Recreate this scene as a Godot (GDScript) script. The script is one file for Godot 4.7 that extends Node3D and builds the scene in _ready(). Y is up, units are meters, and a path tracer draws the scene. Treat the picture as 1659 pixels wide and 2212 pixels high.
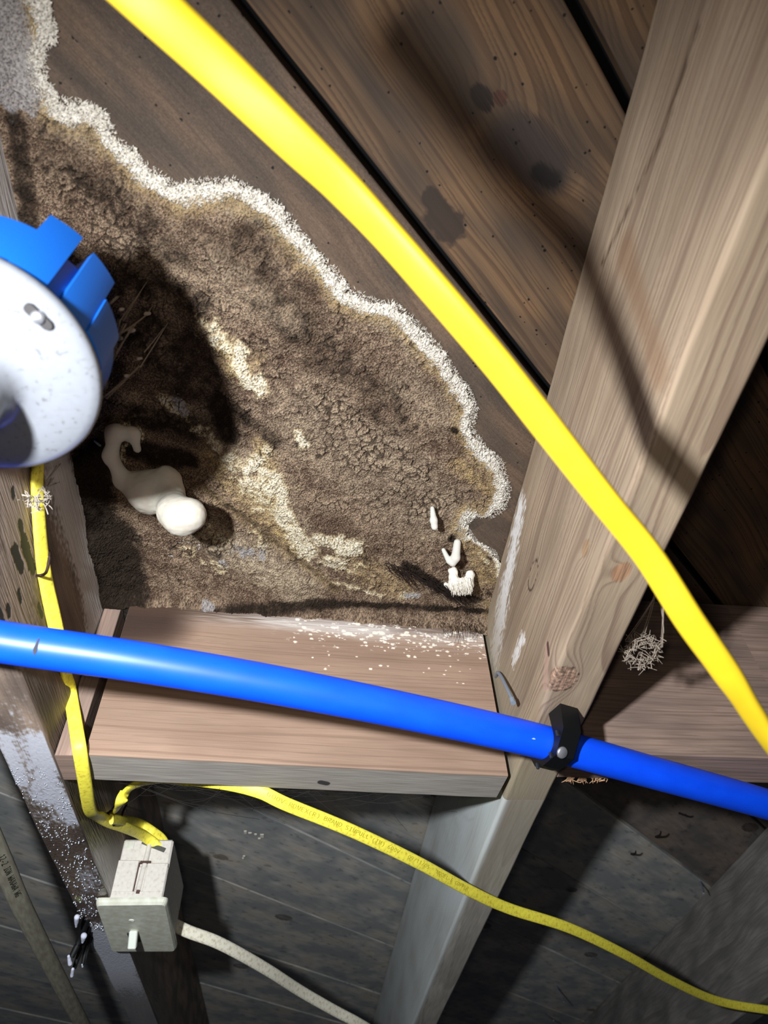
extends Node3D

const CEIL := 0.465
const BOT := 0.297
var used := {}
var M := {}

# ---------------------------------------------------------------- mesh builder
class MB:
	var v := PackedVector3Array()
	var n := PackedVector3Array()
	var t := PackedVector2Array()
	var c := PackedColorArray()
	var i := PackedInt32Array()
	func vert(p: Vector3, nn: Vector3, uv := Vector2.ZERO, col := Color.WHITE) -> int:
		v.append(p); n.append(nn); t.append(uv); c.append(col)
		return v.size() - 1
	func tri(a: int, b: int, d: int) -> void:
		# turned so that the front (clockwise) side looks along the vertex normals
		var g := (v[b] - v[a]).cross(v[d] - v[a])
		if g.dot(n[a] + n[b] + n[d]) > 0.0:
			i.append(a); i.append(d); i.append(b)
		else:
			i.append(a); i.append(b); i.append(d)
	func quad(a: int, b: int, d: int, e: int) -> void:
		tri(a, b, d); tri(a, d, e)
	func face(p: Array, nn: Vector3, col := Color.WHITE) -> void:
		var ids := []
		for q in p:
			ids.append(vert(q, nn, Vector2(q.x + q.y, q.z + q.y), col))
		for k in range(1, ids.size() - 1):
			tri(ids[0], ids[k], ids[k + 1])
	func mesh() -> ArrayMesh:
		var a := []
		a.resize(Mesh.ARRAY_MAX)
		a[Mesh.ARRAY_VERTEX] = v
		a[Mesh.ARRAY_NORMAL] = n
		a[Mesh.ARRAY_TEX_UV] = t
		a[Mesh.ARRAY_COLOR] = c
		a[Mesh.ARRAY_INDEX] = i
		var m := ArrayMesh.new()
		m.add_surface_from_arrays(Mesh.PRIMITIVE_TRIANGLES, a)
		return m

# ---------------------------------------------------------------- naming
func numbered(called: String) -> String:
	if not used.has(called):
		used[called] = 0
		return called
	used[called] += 1
	return "%s_%03d" % [called, used[called]]

func thing(called: String, label: String, category: String, at := Vector3.ZERO, group := "") -> Node3D:
	var o := Node3D.new()
	o.name = numbered(called)
	add_child(o, true)
	o.position = at
	tag(o, label, category, group)
	return o

func tag(o: Node, label: String, category: String, group := "") -> void:
	o.set_meta("label", label)
	o.set_meta("category", category)
	if group != "":
		o.set_meta("group", group)

func part(called: String, mesh: Mesh, mat: Material, parent: Node, label := "") -> MeshInstance3D:
	var o := MeshInstance3D.new()
	o.mesh = mesh
	o.material_override = mat
	o.cast_shadow = GeometryInstance3D.SHADOW_CASTING_SETTING_ON
	if parent == self:
		o.name = numbered(called)
	else:
		var k := 0
		var nm := called
		while parent.has_node(nm):
			k += 1
			nm = "%s_%03d" % [called, k]
		o.name = nm
	parent.add_child(o, true)
	if label != "":
		o.set_meta("label", label)
	return o

func part_at(called: String, mb: MB, mat: Material, parent: Node3D, label := "") -> MeshInstance3D:
	# mesh data given in world coordinates, parent has a position of its own
	var off := parent.position
	for k in mb.v.size():
		mb.v[k] -= off
	return part(called, mb.mesh(), mat, parent, label)

# ---------------------------------------------------------------- shapes
func lumber(mb: MB, o: Vector3, G: Vector3, A: Vector3, B: Vector3, length: float, wa: float, wb: float, bev: float, nseg: int, cb: Callable, u0 := 0.0, v0 := 0.0, wob := 0.0, seed_ := 1) -> void:
	var loop := []
	var corners := [[0.0, 0.0, -1.0, -1.0], [wa, 0.0, 1.0, -1.0], [wa, wb, 1.0, 1.0], [0.0, wb, -1.0, 1.0]]
	var start := [3, 0, 1, 2]
	for k in 4:
		var cx: float = corners[k][0] - corners[k][2] * bev
		var cy: float = corners[k][1] - corners[k][3] * bev
		var a0: float = [PI, -PI / 2, 0.0, PI / 2][k]
		for s in 4:
			var an := a0 + PI / 2 * s / 3.0
			loop.append([cx + cos(an) * bev, cy + sin(an) * bev, cos(an), sin(an)])
	loop.append(loop[0])
	var per := [0.0]
	for k in range(1, loop.size()):
		per.append(per[-1] + Vector2(loop[k][0] - loop[k - 1][0], loop[k][1] - loop[k - 1][1]).length())
	# v runs on from the first face over the corner to the second
	var shift: float = per[3]
	var rn := RandomNumberGenerator.new()
	rn.seed = seed_
	var nz := FastNoiseLite.new()
	nz.seed = seed_
	nz.frequency = 1.0
	var rows := nseg + 1
	var w := loop.size()
	var first := mb.v.size()
	for i in rows:
		var gx := length * i / nseg
		for k in w:
			var q: Array = loop[k]
			var nn: Vector3 = A * q[2] + B * q[3]
			var p: Vector3 = o + G * gx + A * q[0] + B * q[1]
			if wob > 0.0:
				p += nn * wob * nz.get_noise_3d(p.x * 14.0, p.y * 14.0, p.z * 14.0)
			mb.vert(p, nn, Vector2(u0 + gx, v0 + per[k] - shift), cb.call(p, nn))
	for i in nseg:
		for k in w - 1:
			var a := first + i * w + k
			mb.quad(a, a + 1, a + w + 1, a + w)
	for e in 2:
		var ids := []
		for k in w - 1:
			var q: Array = loop[k]
			ids.append(mb.vert(o + G * (length * e) + A * q[0] + B * q[1], G * (e * 2.0 - 1.0), Vector2(u0 + q[0] * 0.2, v0 + q[1]), cb.call(o + G * (length * e), G)))
		for k in range(1, ids.size() - 1):
			mb.tri(ids[0], ids[k], ids[k + 1])

func white(_p, _n) -> Color:
	return Color.WHITE

func spline(pts: Array, m: int) -> PackedVector3Array:
	var r := PackedVector3Array()
	for k in pts.size() - 1:
		var a: Vector3 = pts[maxi(k - 1, 0)]
		var b: Vector3 = pts[k]
		var d: Vector3 = pts[k + 1]
		var e: Vector3 = pts[mini(k + 2, pts.size() - 1)]
		for s in m:
			r.append(b.cubic_interpolate(d, a, e, float(s) / m))
	r.append(pts[-1])
	return r

func hints(nv: Array, m: int) -> PackedVector3Array:
	var r := PackedVector3Array()
	for k in nv.size() - 1:
		for s in m:
			var f := float(s) / m
			f = f * f * (3.0 - 2.0 * f)
			r.append((nv[k] as Vector3).lerp(nv[k + 1], f).normalized())
	r.append((nv[-1] as Vector3).normalized())
	return r

func sweep(mb: MB, path: PackedVector3Array, nrm: PackedVector3Array, wv: Callable, ring: int, expo: float, col := Color.WHITE, ridge := 0.0) -> void:
	# a cable or pipe: superellipse section, wv(f) gives half width and half thickness
	var first := mb.v.size()
	var acc := 0.0
	var nn := path.size()
	for k in nn:
		var T := (path[mini(k + 1, nn - 1)] - path[maxi(k - 1, 0)]).normalized()
		var N := (nrm[k] - T * nrm[k].dot(T)).normalized()
		var W := T.cross(N)
		if k > 0:
			acc += path[k].distance_to(path[k - 1])
		var hw: Vector2 = wv.call(float(k) / (nn - 1))
		for s in ring + 1:
			var an := TAU * s / ring
			var cs := cos(an)
			var sn := sin(an)
			var px := signf(cs) * pow(absf(cs), 2.0 / expo) * hw.x
			var py := signf(sn) * pow(absf(sn), 2.0 / expo) * hw.y
			py *= 1.0 - ridge * exp(-pow(px / (hw.x * 0.3), 2.0))
			var nl := Vector2(signf(cs) * pow(absf(cs), 2.0 - 2.0 / expo) / hw.x, signf(sn) * pow(absf(sn), 2.0 - 2.0 / expo) / hw.y).normalized()
			mb.vert(path[k] + W * px + N * py, W * nl.x + N * nl.y, Vector2(acc, float(s) / ring * TAU * hw.x), col)
	for k in nn - 1:
		for s in ring:
			var a := first + k * (ring + 1) + s
			mb.quad(a, a + 1, a + ring + 2, a + ring + 1)
	for e in 2:
		var k := 0 if e == 0 else nn - 1
		var T := (path[mini(k + 1, nn - 1)] - path[maxi(k - 1, 0)]).normalized() * (e * 2.0 - 1.0)
		var cid := mb.vert(path[k], T, Vector2.ZERO, col)
		var prev := -1
		for s in ring + 1:
			var id := mb.vert(mb.v[first + k * (ring + 1) + s], T, Vector2.ZERO, col)
			if prev >= 0:
				mb.tri(cid, prev, id)
			prev = id

func tube(mb: MB, pts: Array, r0: float, r1: float, m := 4, ring := 6, col := Color.WHITE) -> void:
	var path := spline(pts, m)
	var nv := PackedVector3Array()
	for k in path.size():
		var T := (path[mini(k + 1, path.size() - 1)] - path[maxi(k - 1, 0)]).normalized()
		nv.append(T.cross(Vector3.UP if absf(T.y) < 0.9 else Vector3.RIGHT).normalized())
	sweep(mb, path, nv, func(f): return Vector2.ONE * lerpf(r0, r1, f), ring, 2.0, col)

func lathe(mb: MB, center: Vector3, axis: Vector3, prof: Array, seg: int, a0 := 0.0, a1 := TAU, col := Color.WHITE) -> void:
	# prof: [radius, height] pairs; the outside is on the right of the way the profile runs
	var e1 := axis.cross(Vector3(0, 0, 1) if absf(axis.z) < 0.9 else Vector3.RIGHT).normalized()
	var e2 := axis.cross(e1)
	for k in prof.size() - 1:
		var p0: Array = prof[k]
		var p1: Array = prof[k + 1]
		var d := Vector2(p1[0] - p0[0], p1[1] - p0[1])
		if d.length() < 1e-7:
			continue
		var nl := Vector2(d.y, -d.x).normalized()
		var na := nl
		var nb := nl
		if k > 0:
			var q := Vector2(p0[0] - prof[k - 1][0], p0[1] - prof[k - 1][1])
			var ql := Vector2(q.y, -q.x).normalized()
			if ql.dot(nl) > 0.6:
				na = (nl + ql).normalized()
		if k < prof.size() - 2:
			var q := Vector2(prof[k + 2][0] - p1[0], prof[k + 2][1] - p1[1])
			var ql := Vector2(q.y, -q.x).normalized()
			if ql.dot(nl) > 0.6:
				nb = (nl + ql).normalized()
		var first := mb.v.size()
		for s in seg + 1:
			var an := lerpf(a0, a1, float(s) / seg)
			var dir := e1 * cos(an) + e2 * sin(an)
			mb.vert(center + dir * p0[0] + axis * p0[1], dir * na.x + axis * na.y, Vector2(an * 0.05, p0[1]), col)
			mb.vert(center + dir * p1[0] + axis * p1[1], dir * nb.x + axis * nb.y, Vector2(an * 0.05, p1[1]), col)
		for s in seg:
			var a := first + s * 2
			mb.quad(a, a + 1, a + 3, a + 2)

func box(mb: MB, c: Vector3, X: Vector3, Y: Vector3, Z: Vector3, bev: float, col := Color.WHITE) -> void:
	# X, Y, Z are half extents with direction
	var e := [X, Y, Z]
	var u := [X.normalized(), Y.normalized(), Z.normalized()]
	var b := bev
	for ax in 3:
		for sg in [-1.0, 1.0]:
			var i1 := (ax + 1) % 3
			var i2 := (ax + 2) % 3
			var nn: Vector3 = u[ax] * sg
			var f: Vector3 = c + e[ax] * sg
			var p1: Vector3 = e[i1] - u[i1] * b
			var p2: Vector3 = e[i2] - u[i2] * b
			mb.face([f - p1 - p2, f + p1 - p2, f + p1 + p2, f - p1 + p2], nn, col)
			if b <= 0.0:
				continue
			for s1 in [-1.0, 1.0]:
				# bevel between face ax and face i1
				var n2: Vector3 = u[i1] * s1
				var q0: Vector3 = f + p1 * s1
				var q1: Vector3 = c + (e[ax] - u[ax] * b) * sg + e[i1] * s1
				mb.face([q0 - p2, q0 + p2, q1 + p2, q1 - p2], (nn + n2).normalized(), col)
	if b > 0.0:
		for sx in [-1.0, 1.0]:
			for sy in [-1.0, 1.0]:
				for sz in [-1.0, 1.0]:
					var ix: Vector3 = (e[0] - u[0] * b) * sx
					var iy: Vector3 = (e[1] - u[1] * b) * sy
					var iz: Vector3 = (e[2] - u[2] * b) * sz
					mb.face([c + e[0] * sx + iy + iz, c + ix + e[1] * sy + iz, c + ix + iy + e[2] * sz], (u[0] * sx + u[1] * sy + u[2] * sz).normalized(), col)

func extrude(mb: MB, poly: PackedVector2Array, o: Vector3, X: Vector3, Y: Vector3, Z: Vector3, depth: float, col := Color.WHITE) -> void:
	# flat polygon in X, Y pushed along Z
	var idx := Geometry2D.triangulate_polygon(poly)
	for e in 2:
		var nn := Z * (e * 2.0 - 1.0)
		var first := mb.v.size()
		for p in poly:
			mb.vert(o + X * p.x + Y * p.y + Z * (depth * e), nn, p, col)
		for k in range(0, idx.size(), 3):
			mb.tri(first + idx[k], first + idx[k + 1], first + idx[k + 2])
	var area := 0.0
	for k in poly.size():
		area += poly[k].cross(poly[(k + 1) % poly.size()])
	for k in poly.size():
		var p := poly[k]
		var q := poly[(k + 1) % poly.size()]
		var d := (q - p).normalized() * signf(area)
		var nn := X * d.y - Y * d.x
		mb.face([o + X * p.x + Y * p.y, o + X * q.x + Y * q.y, o + X * q.x + Y * q.y + Z * depth, o + X * p.x + Y * p.y + Z * depth], nn, col)

func blob(mb: MB, caps: Array, k: float, cell: float, amp := 0.0, seed_ := 3, col := Color.WHITE) -> void:
	# smooth union of tapered capsules [a, b, ra, rb] meshed with surface nets
	var lo := Vector3.ONE * 1e9
	var hi := -lo
	for q in caps:
		for s in 2:
			var p: Vector3 = q[s]
			var r: float = q[2 + s] + cell * 3.0 + k + amp
			lo = lo.min(p - Vector3.ONE * r)
			hi = hi.max(p + Vector3.ONE * r)
	var nx := int((hi.x - lo.x) / cell) + 2
	var ny := int((hi.y - lo.y) / cell) + 2
	var nzn := int((hi.z - lo.z) / cell) + 2
	var nz := FastNoiseLite.new()
	nz.seed = seed_
	nz.frequency = 1.0
	var f := PackedFloat32Array()
	f.resize(nx * ny * nzn)
	for z in nzn:
		for y in ny:
			for x in nx:
				var p := lo + Vector3(x, y, z) * cell
				var d := 1e3
				for q in caps:
					var a: Vector3 = q[0]
					var ab: Vector3 = q[1] - a
					var h := clampf((p - a).dot(ab) / maxf(ab.length_squared(), 1e-12), 0.0, 1.0)
					var e := (p - a - ab * h).length() - lerpf(q[2], q[3], h)
					var s := clampf(0.5 + 0.5 * (e - d) / k, 0.0, 1.0)
					d = lerpf(e, d, s) - k * s * (1.0 - s) if d < 1e2 else e
				if amp > 0.0:
					d += amp * nz.get_noise_3d(p.x * 160.0, p.y * 160.0, p.z * 160.0)
				f[x + nx * (y + ny * z)] = d
	var ids := {}
	var off := [Vector3i(0, 0, 0), Vector3i(1, 0, 0), Vector3i(0, 1, 0), Vector3i(1, 1, 0), Vector3i(0, 0, 1), Vector3i(1, 0, 1), Vector3i(0, 1, 1), Vector3i(1, 1, 1)]
	var edges := [[0, 1], [2, 3], [4, 5], [6, 7], [0, 2], [1, 3], [4, 6], [5, 7], [0, 4], [1, 5], [2, 6], [3, 7]]
	for z in nzn - 1:
		for y in ny - 1:
			for x in nx - 1:
				var vals := []
				var inside := 0
				for q in off:
					var val := f[x + q.x + nx * (y + q.y + ny * (z + q.z))]
					vals.append(val)
					if val < 0.0:
						inside += 1
				if inside == 0 or inside == 8:
					continue
				var sum := Vector3.ZERO
				var cnt := 0
				for e in edges:
					var a: float = vals[e[0]]
					var b: float = vals[e[1]]
					if (a < 0.0) != (b < 0.0):
						sum += Vector3(off[e[0]]).lerp(Vector3(off[e[1]]), a / (a - b))
						cnt += 1
				var g := Vector3(vals[1] + vals[3] + vals[5] + vals[7] - vals[0] - vals[2] - vals[4] - vals[6], vals[2] + vals[3] + vals[6] + vals[7] - vals[0] - vals[1] - vals[4] - vals[5], vals[4] + vals[5] + vals[6] + vals[7] - vals[0] - vals[1] - vals[2] - vals[3]).normalized()
				var pos := lo + (Vector3(x, y, z) + sum / cnt) * cell
				ids[Vector3i(x, y, z)] = mb.vert(pos, g, Vector2(pos.x, pos.z), col)
	var dirs := [Vector3i(1, 0, 0), Vector3i(0, 1, 0), Vector3i(0, 0, 1)]
	for c in ids:
		for ax in 3:
			var d: Vector3i = dirs[ax]
			var c2: Vector3i = c + d
			if c2.x >= nx or c2.y >= ny or c2.z >= nzn:
				continue
			if (f[c.x + nx * (c.y + ny * c.z)] < 0.0) == (f[c2.x + nx * (c2.y + ny * c2.z)] < 0.0):
				continue
			var b1: Vector3i = dirs[(ax + 1) % 3]
			var b2: Vector3i = dirs[(ax + 2) % 3]
			if ids.has(c - b1) and ids.has(c - b2) and ids.has(c - b1 - b2):
				mb.quad(ids[c], ids[c - b1], ids[c - b1 - b2], ids[c - b2])

# ---------------------------------------------------------------- materials
func mat(col: Color, rough := 0.8, spec := 0.5) -> StandardMaterial3D:
	var m := StandardMaterial3D.new()
	m.albedo_color = col
	m.roughness = rough
	m.metallic_specular = spec
	return m

func noise_tex(seed_: int, freq: float, size: int, lo: Color, hi: Color, type := FastNoiseLite.TYPE_SIMPLEX_SMOOTH, octaves := 4) -> NoiseTexture2D:
	var n := FastNoiseLite.new()
	n.seed = seed_
	n.noise_type = type
	n.frequency = freq
	n.fractal_octaves = octaves
	var t := NoiseTexture2D.new()
	t.noise = n
	t.width = size
	t.height = size
	t.seamless = true
	var g := Gradient.new()
	g.set_color(0, lo)
	g.set_color(1, hi)
	t.color_ramp = g
	return t

func ss(a: float, b: float, x: float) -> float:
	var t := clampf((x - a) / (b - a), 0.0, 1.0)
	return t * t * (3.0 - 2.0 * t)

func wood(P: Dictionary) -> StandardMaterial3D:
	var w: int = P.w
	var h: int = P.h
	var lu: float = P.lu
	var lv: float = P.lv
	var nz := FastNoiseLite.new()
	nz.seed = P.seed
	nz.frequency = 1.0
	nz.noise_type = FastNoiseLite.TYPE_SIMPLEX_SMOOTH
	nz.fractal_octaves = 2
	var n1 := FastNoiseLite.new()
	n1.seed = P.seed + 7
	n1.frequency = 1.0
	n1.noise_type = FastNoiseLite.TYPE_SIMPLEX
	n1.fractal_type = FastNoiseLite.FRACTAL_NONE
	var early: Color = P.early
	var late: Color = P.late
	var stain: Color = P.get("stain", early)
	var stain_amt: float = P.get("stain_amt", 0.0)
	var knots: Array = P.get("knots", [])
	var paint: Callable = P.get("paint", no_paint)
	var sp: float = P.spacing
	var yc: float = P.yc
	var hh: float = P.hh
	var hs: float = P.get("hslope", 0.0)
	var wa: float = P.get("warp", 0.004)
	var contrast: float = P.get("contrast", 0.8)
	var wide: float = P.get("wide", 0.55)
	var wu: float = P.get("wu", 5.0)
	var streak: float = P.get("streak", 0.06)
	var dat := PackedByteArray()
	dat.resize(w * h * 3)
	var bump := PackedByteArray()
	bump.resize(w * h)
	var rgh := PackedByteArray()
	rgh.resize(w * h)
	var du := lu / w
	var dv := lv / h
	var has_paint := P.has("paint")
	var rbase: float = P.get("rough", 0.75)
	for j in h:
		var y0 := j * dv
		for i in w:
			var x := i * du
			var low := nz.get_noise_2d(x * wu, y0 * 14.0)
			var fib := n1.get_noise_2d(x * 22.0, y0 * 1500.0)
			var dy := y0 + wa * low - yc
			var hx := hh + hs * x
			var R := sqrt(dy * dy + hx * hx)
			var kn := 0.0
			var kcol := late
			for q in knots:
				var ex: float = (x - q[0]) / q[3]
				var ey: float = y0 - q[1]
				var d2: float = (ex * ex + ey * ey) / (q[2] * q[2])
				if d2 < 14.0:
					R += q[4] * exp(-d2 * 0.45)
					if d2 < 1.5:
						var kk: float = 1.0 - ss(0.75, 1.15, d2 + 0.25 * fib + 0.3 * low)
						if kk > kn:
							kn = kk
							kcol = q[5]
			var tt := R / sp + 0.9 * n1.get_noise_2d(R * 90.0, 3.3)
			var f := tt - floorf(tt)
			var l := ss(1.0 - wide, 0.93, f) * (1.0 - ss(0.95, 1.0, f)) * contrast
			var c := early.lerp(late, l)
			if stain_amt > 0.0:
				c = c.lerp(stain, clampf(stain_amt * (0.5 + 1.3 * nz.get_noise_2d(x * 9.0 + 40.0, y0 * 30.0)), 0.0, 0.9))
			var b := 1.0 + streak * fib + 0.08 * low
			c = Color(c.r * b, c.g * b, c.b * b)
			if kn > 0.0:
				c = c.lerp(kcol * (1.0 + 0.25 * fib), kn * 0.85)
			var hgt := 0.55 - 0.25 * l + 0.18 * fib
			var ro := rbase
			if has_paint:
				var r: Array = paint.call(x, y0, c, hgt, low, fib, ro)
				c = r[0]
				hgt = r[1]
				ro = r[2]
			var o := j * w + i
			dat[o * 3] = int(clampf(c.r, 0.0, 1.0) * 255.0)
			dat[o * 3 + 1] = int(clampf(c.g, 0.0, 1.0) * 255.0)
			dat[o * 3 + 2] = int(clampf(c.b, 0.0, 1.0) * 255.0)
			bump[o] = int(clampf(hgt, 0.0, 1.0) * 255.0)
			rgh[o] = int(clampf(ro, 0.0, 1.0) * 255.0)
	var m := StandardMaterial3D.new()
	m.albedo_texture = ImageTexture.create_from_image(Image.create_from_data(w, h, false, Image.FORMAT_RGB8, dat))
	m.heightmap_enabled = true
	m.heightmap_texture = ImageTexture.create_from_image(Image.create_from_data(w, h, false, Image.FORMAT_L8, bump))
	m.heightmap_scale = 0.45 * float(P.get("relief", 0.06))
	m.roughness = 1.0
	m.roughness_texture = ImageTexture.create_from_image(Image.create_from_data(w, h, false, Image.FORMAT_L8, rgh))
	m.metallic_specular = P.get("spec", 0.35)
	m.uv1_scale = Vector3(1.0 / lu, 1.0 / lv, 1.0)
	m.vertex_color_use_as_albedo = true
	return m

func no_paint(_x: float, _y: float, c: Color, h: float, _l: float, _f: float, ro: float) -> Array:
	return [c, h, ro]

func cap(p: Vector2, a: Vector2, b: Vector2, r: float) -> float:
	var ab := b - a
	var h := clampf((p - a).dot(ab) / maxf(ab.length_squared(), 1e-12), 0.0, 1.0)
	return clampf(1.0 - (p - a - ab * h).length() / r, 0.0, 1.0)

func lin(c: Color, k := 1.0) -> Color:
	var q := c.srgb_to_linear()
	return Color(q.r * k, q.g * k, q.b * k)

# ================================================================ the scene
func _ready() -> void:
	setup_view()
	make_materials()
	build_ceiling()
	build_joists()
	build_blocking()
	build_fungus()
	build_cables()
	build_pipe()
	build_lamp()
	build_switch()
	build_small()

func setup_view() -> void:
	var cam := Camera3D.new()
	cam.name = "camera"
	cam.transform = Transform3D(Basis(Vector3(0.99513, -0.03701, 0.09136), Vector3(-0.04478, 0.65589, 0.75353), Vector3(-0.08781, -0.75395, 0.65104)).orthonormalized(), Vector3.ZERO)
	cam.fov = 71.02
	cam.near = 0.02
	cam.far = 20.0
	var at := CameraAttributesPhysical.new()
	at.frustum_focal_length = 16.81
	at.frustum_focus_distance = 0.62
	at.frustum_near = 0.02
	at.frustum_far = 20.0
	at.exposure_aperture = 6.5
	cam.attributes = at
	add_child(cam)
	cam.current = true
	var we := WorldEnvironment.new()
	we.name = "environment"
	var e := Environment.new()
	e.background_mode = Environment.BG_COLOR
	e.background_color = Color(0.115, 0.12, 0.14)
	e.tonemap_mode = Environment.TONE_MAPPER_LINEAR
	e.tonemap_exposure = 1.0
	e.sdfgi_enabled = true
	e.ssao_enabled = true
	e.ssil_enabled = true
	we.environment = e
	add_child(we)
	# the torch held in the other hand, to the left of the camera
	var l := SpotLight3D.new()
	l.name = "torch"
	l.position = Vector3(-0.154, 0.052, 0.013)
	add_child(l)
	l.look_at_from_position(l.position, Vector3(0.06, 0.34, -1.0), Vector3.UP)
	l.spot_angle = 76.0
	l.spot_angle_attenuation = 1.0
	l.spot_range = 12.0
	l.spot_attenuation = 2.0
	l.light_size = 0.012
	l.light_energy = 0.98
	l.light_color = Color(0.965, 0.985, 1.0)
	l.shadow_enabled = true
	# the phone's own small lamp beside the lens
	var p := OmniLight3D.new()
	p.name = "phone_lamp"
	p.position = Vector3(-0.02, 0.0, 0.01)
	p.omni_range = 12.0
	p.omni_attenuation = 2.0
	p.light_size = 0.01
	p.light_energy = 0.055
	p.light_color = Color(1.0, 0.95, 0.88)
	p.shadow_enabled = true
	add_child(p)

func make_materials() -> void:
	iso.frequency = 1.0
	iso.fractal_octaves = 3
	iso.seed = 6
	var t0 := Time.get_ticks_msec()
	# right joist: its left face (v to 0.168), then over the corner its bottom (to 0.206)
	var kd := Color(0.42, 0.34, 0.27)
	M.joist = wood({"w": 2048, "h": 512, "lu": 1.06, "lv": 0.256, "seed": 11, "early": Color(0.575, 0.505, 0.425), "late": Color(0.43, 0.35, 0.295), "spacing": 0.0042, "yc": 0.196, "hh": 0.035, "hslope": 0.02, "warp": 0.006, "contrast": 0.72, "wide": 0.6, "relief": 0.05,
		"stain": Color(0.47, 0.4, 0.33), "stain_amt": 0.35,
		"knots": [[Vector2(0.4494, 0.0774), 0.0085, 1.9, 0.006, Color(0.5, 0.43, 0.36)], [Vector2(0.4635, 0.1692), 0.011, 1.3, 0.010, Color(0.56, 0.445, 0.37)], [Vector2(0.3588, 0.1411), 0.004, 1.8, 0.004, Color(0.5, 0.4, 0.3)], [Vector2(0.3557, 0.1784), 0.006, 1.4, 0.007, Color(0.55, 0.41, 0.31)]].map(flat_knot),
		"paint": paint_joist})
	M.joist_far = wood({"w": 1280, "h": 256, "lu": 1.6, "lv": 0.256, "seed": 13, "early": Color(0.70, 0.68, 0.64), "late": Color(0.56, 0.53, 0.5), "spacing": 0.007, "yc": 0.19, "hh": 0.03, "hslope": 0.02, "warp": 0.006, "contrast": 0.6, "wide": 0.5, "relief": 0.05,
		"stain": Color(0.6, 0.57, 0.52), "stain_amt": 0.3, "paint": paint_far})
	M.joist_grey = wood({"w": 1024, "h": 256, "lu": 1.6, "lv": 0.256, "seed": 17, "early": Color(0.5, 0.485, 0.47), "late": Color(0.4, 0.375, 0.36), "spacing": 0.009, "yc": 0.12, "hh": 0.03, "hslope": 0.02, "warp": 0.01, "contrast": 0.6, "wide": 0.5, "relief": 0.05,
		"stain": Color(0.38, 0.37, 0.36), "stain_amt": 0.6})
	M.block = wood({"w": 1024, "h": 512, "lu": 0.46, "lv": 0.256, "seed": 23, "early": Color(0.555, 0.46, 0.395), "late": Color(0.44, 0.35, 0.295), "spacing": 0.0115, "yc": -0.12, "hh": 0.03, "hslope": 0.03, "warp": 0.004, "contrast": 0.55, "wide": 0.3, "wu": 3.0, "streak": 0.035, "relief": 0.05,
		"stain": Color(0.47, 0.375, 0.32), "stain_amt": 0.3, "paint": paint_block})
	M.block_plain = wood({"w": 768, "h": 384, "lu": 0.5, "lv": 0.25, "seed": 29, "early": Color(0.56, 0.47, 0.42), "late": Color(0.42, 0.34, 0.3), "spacing": 0.009, "yc": -0.1, "hh": 0.03, "hslope": 0.03, "warp": 0.005, "contrast": 0.6, "wide": 0.45, "wu": 3.0, "relief": 0.06,
		"stain": Color(0.42, 0.36, 0.33), "stain_amt": 0.5})
	M.board = wood({"w": 1280, "h": 384, "lu": 0.55, "lv": 0.165, "seed": 37, "early": Color(0.385, 0.295, 0.21), "late": Color(0.24, 0.172, 0.122), "spacing": 0.0052, "yc": -0.05, "hh": 0.02, "hslope": 0.03, "warp": 0.006, "contrast": 0.62, "wide": 0.65, "relief": 0.05,
		"stain": Color(0.21, 0.175, 0.15), "stain_amt": 0.55,
		"knots": [[Vector2(0.3630, 0.0769), 0.017, 1.6, 0.016, Color(0.215, 0.17, 0.15)], [Vector2(0.3167, 0.0681), 0.006, 1.5, 0.005, Color(0.13, 0.10, 0.09)], [Vector2(0.3236, 0.0763), 0.004, 1.3, 0.003, Color(0.24, 0.15, 0.12)]].map(flat_knot),
		"paint": paint_board})
	M.board_b = wood({"w": 1024, "h": 320, "lu": 0.55, "lv": 0.165, "seed": 41, "early": Color(0.345, 0.28, 0.228), "late": Color(0.255, 0.2, 0.162), "spacing": 0.012, "yc": -0.06, "hh": 0.03, "hslope": 0.03, "warp": 0.012, "contrast": 0.35, "wide": 0.6, "relief": 0.05,
		"stain": Color(0.23, 0.2, 0.175), "stain_amt": 0.6, "paint": paint_board_b})
	M.far_board = wood({"w": 1024, "h": 512, "lu": 1.1, "lv": 0.55, "seed": 53, "early": Color(0.74, 0.72, 0.69), "late": Color(0.65, 0.63, 0.60), "spacing": 0.021, "yc": -0.1, "hh": 0.05, "hslope": 0.03, "warp": 0.02, "contrast": 0.5, "wide": 0.6, "wu": 3.0, "relief": 0.05,
		"paint": paint_far_board,
		"knots": [[0.3, 0.08, 0.008, 1.6, 0.02, Color(0.25, 0.22, 0.2)], [0.8, 0.2, 0.01, 1.6, 0.02, Color(0.27, 0.22, 0.19)], [0.5, 0.33, 0.008, 1.6, 0.02, Color(0.27, 0.23, 0.2)], [0.15, 0.45, 0.01, 1.6, 0.02, Color(0.22, 0.2, 0.19)]]})
	M.left_joist = wood({"w": 1792, "h": 384, "lu": 1.9, "lv": 0.256, "seed": 61, "early": Color(0.52, 0.445, 0.39), "late": Color(0.38, 0.31, 0.265), "spacing": 0.006, "yc": 0.25, "hh": 0.06, "hslope": 0.02, "warp": 0.012, "contrast": 0.5, "wide": 0.6, "relief": 0.14,
		"stain": Color(0.26, 0.22, 0.2), "stain_amt": 0.6, "spec": 0.6, "paint": paint_left})
	M.dark = mat(Color(0.05, 0.05, 0.055), 0.95, 0.2)
	# jackets: slight mottling and scuffs
	M.yellow = mat(Color(0.77, 0.65, 0.12), 0.42, 0.5)
	M.yellow.albedo_texture = noise_tex(3, 0.02, 256, Color(0.95, 0.95, 0.9), Color.WHITE)
	M.yellow.uv1_scale = Vector3(9, 9, 9)
	M.yellow_dirty = mat(Color(0.99, 0.94, 0.33), 0.5, 0.45)
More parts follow.
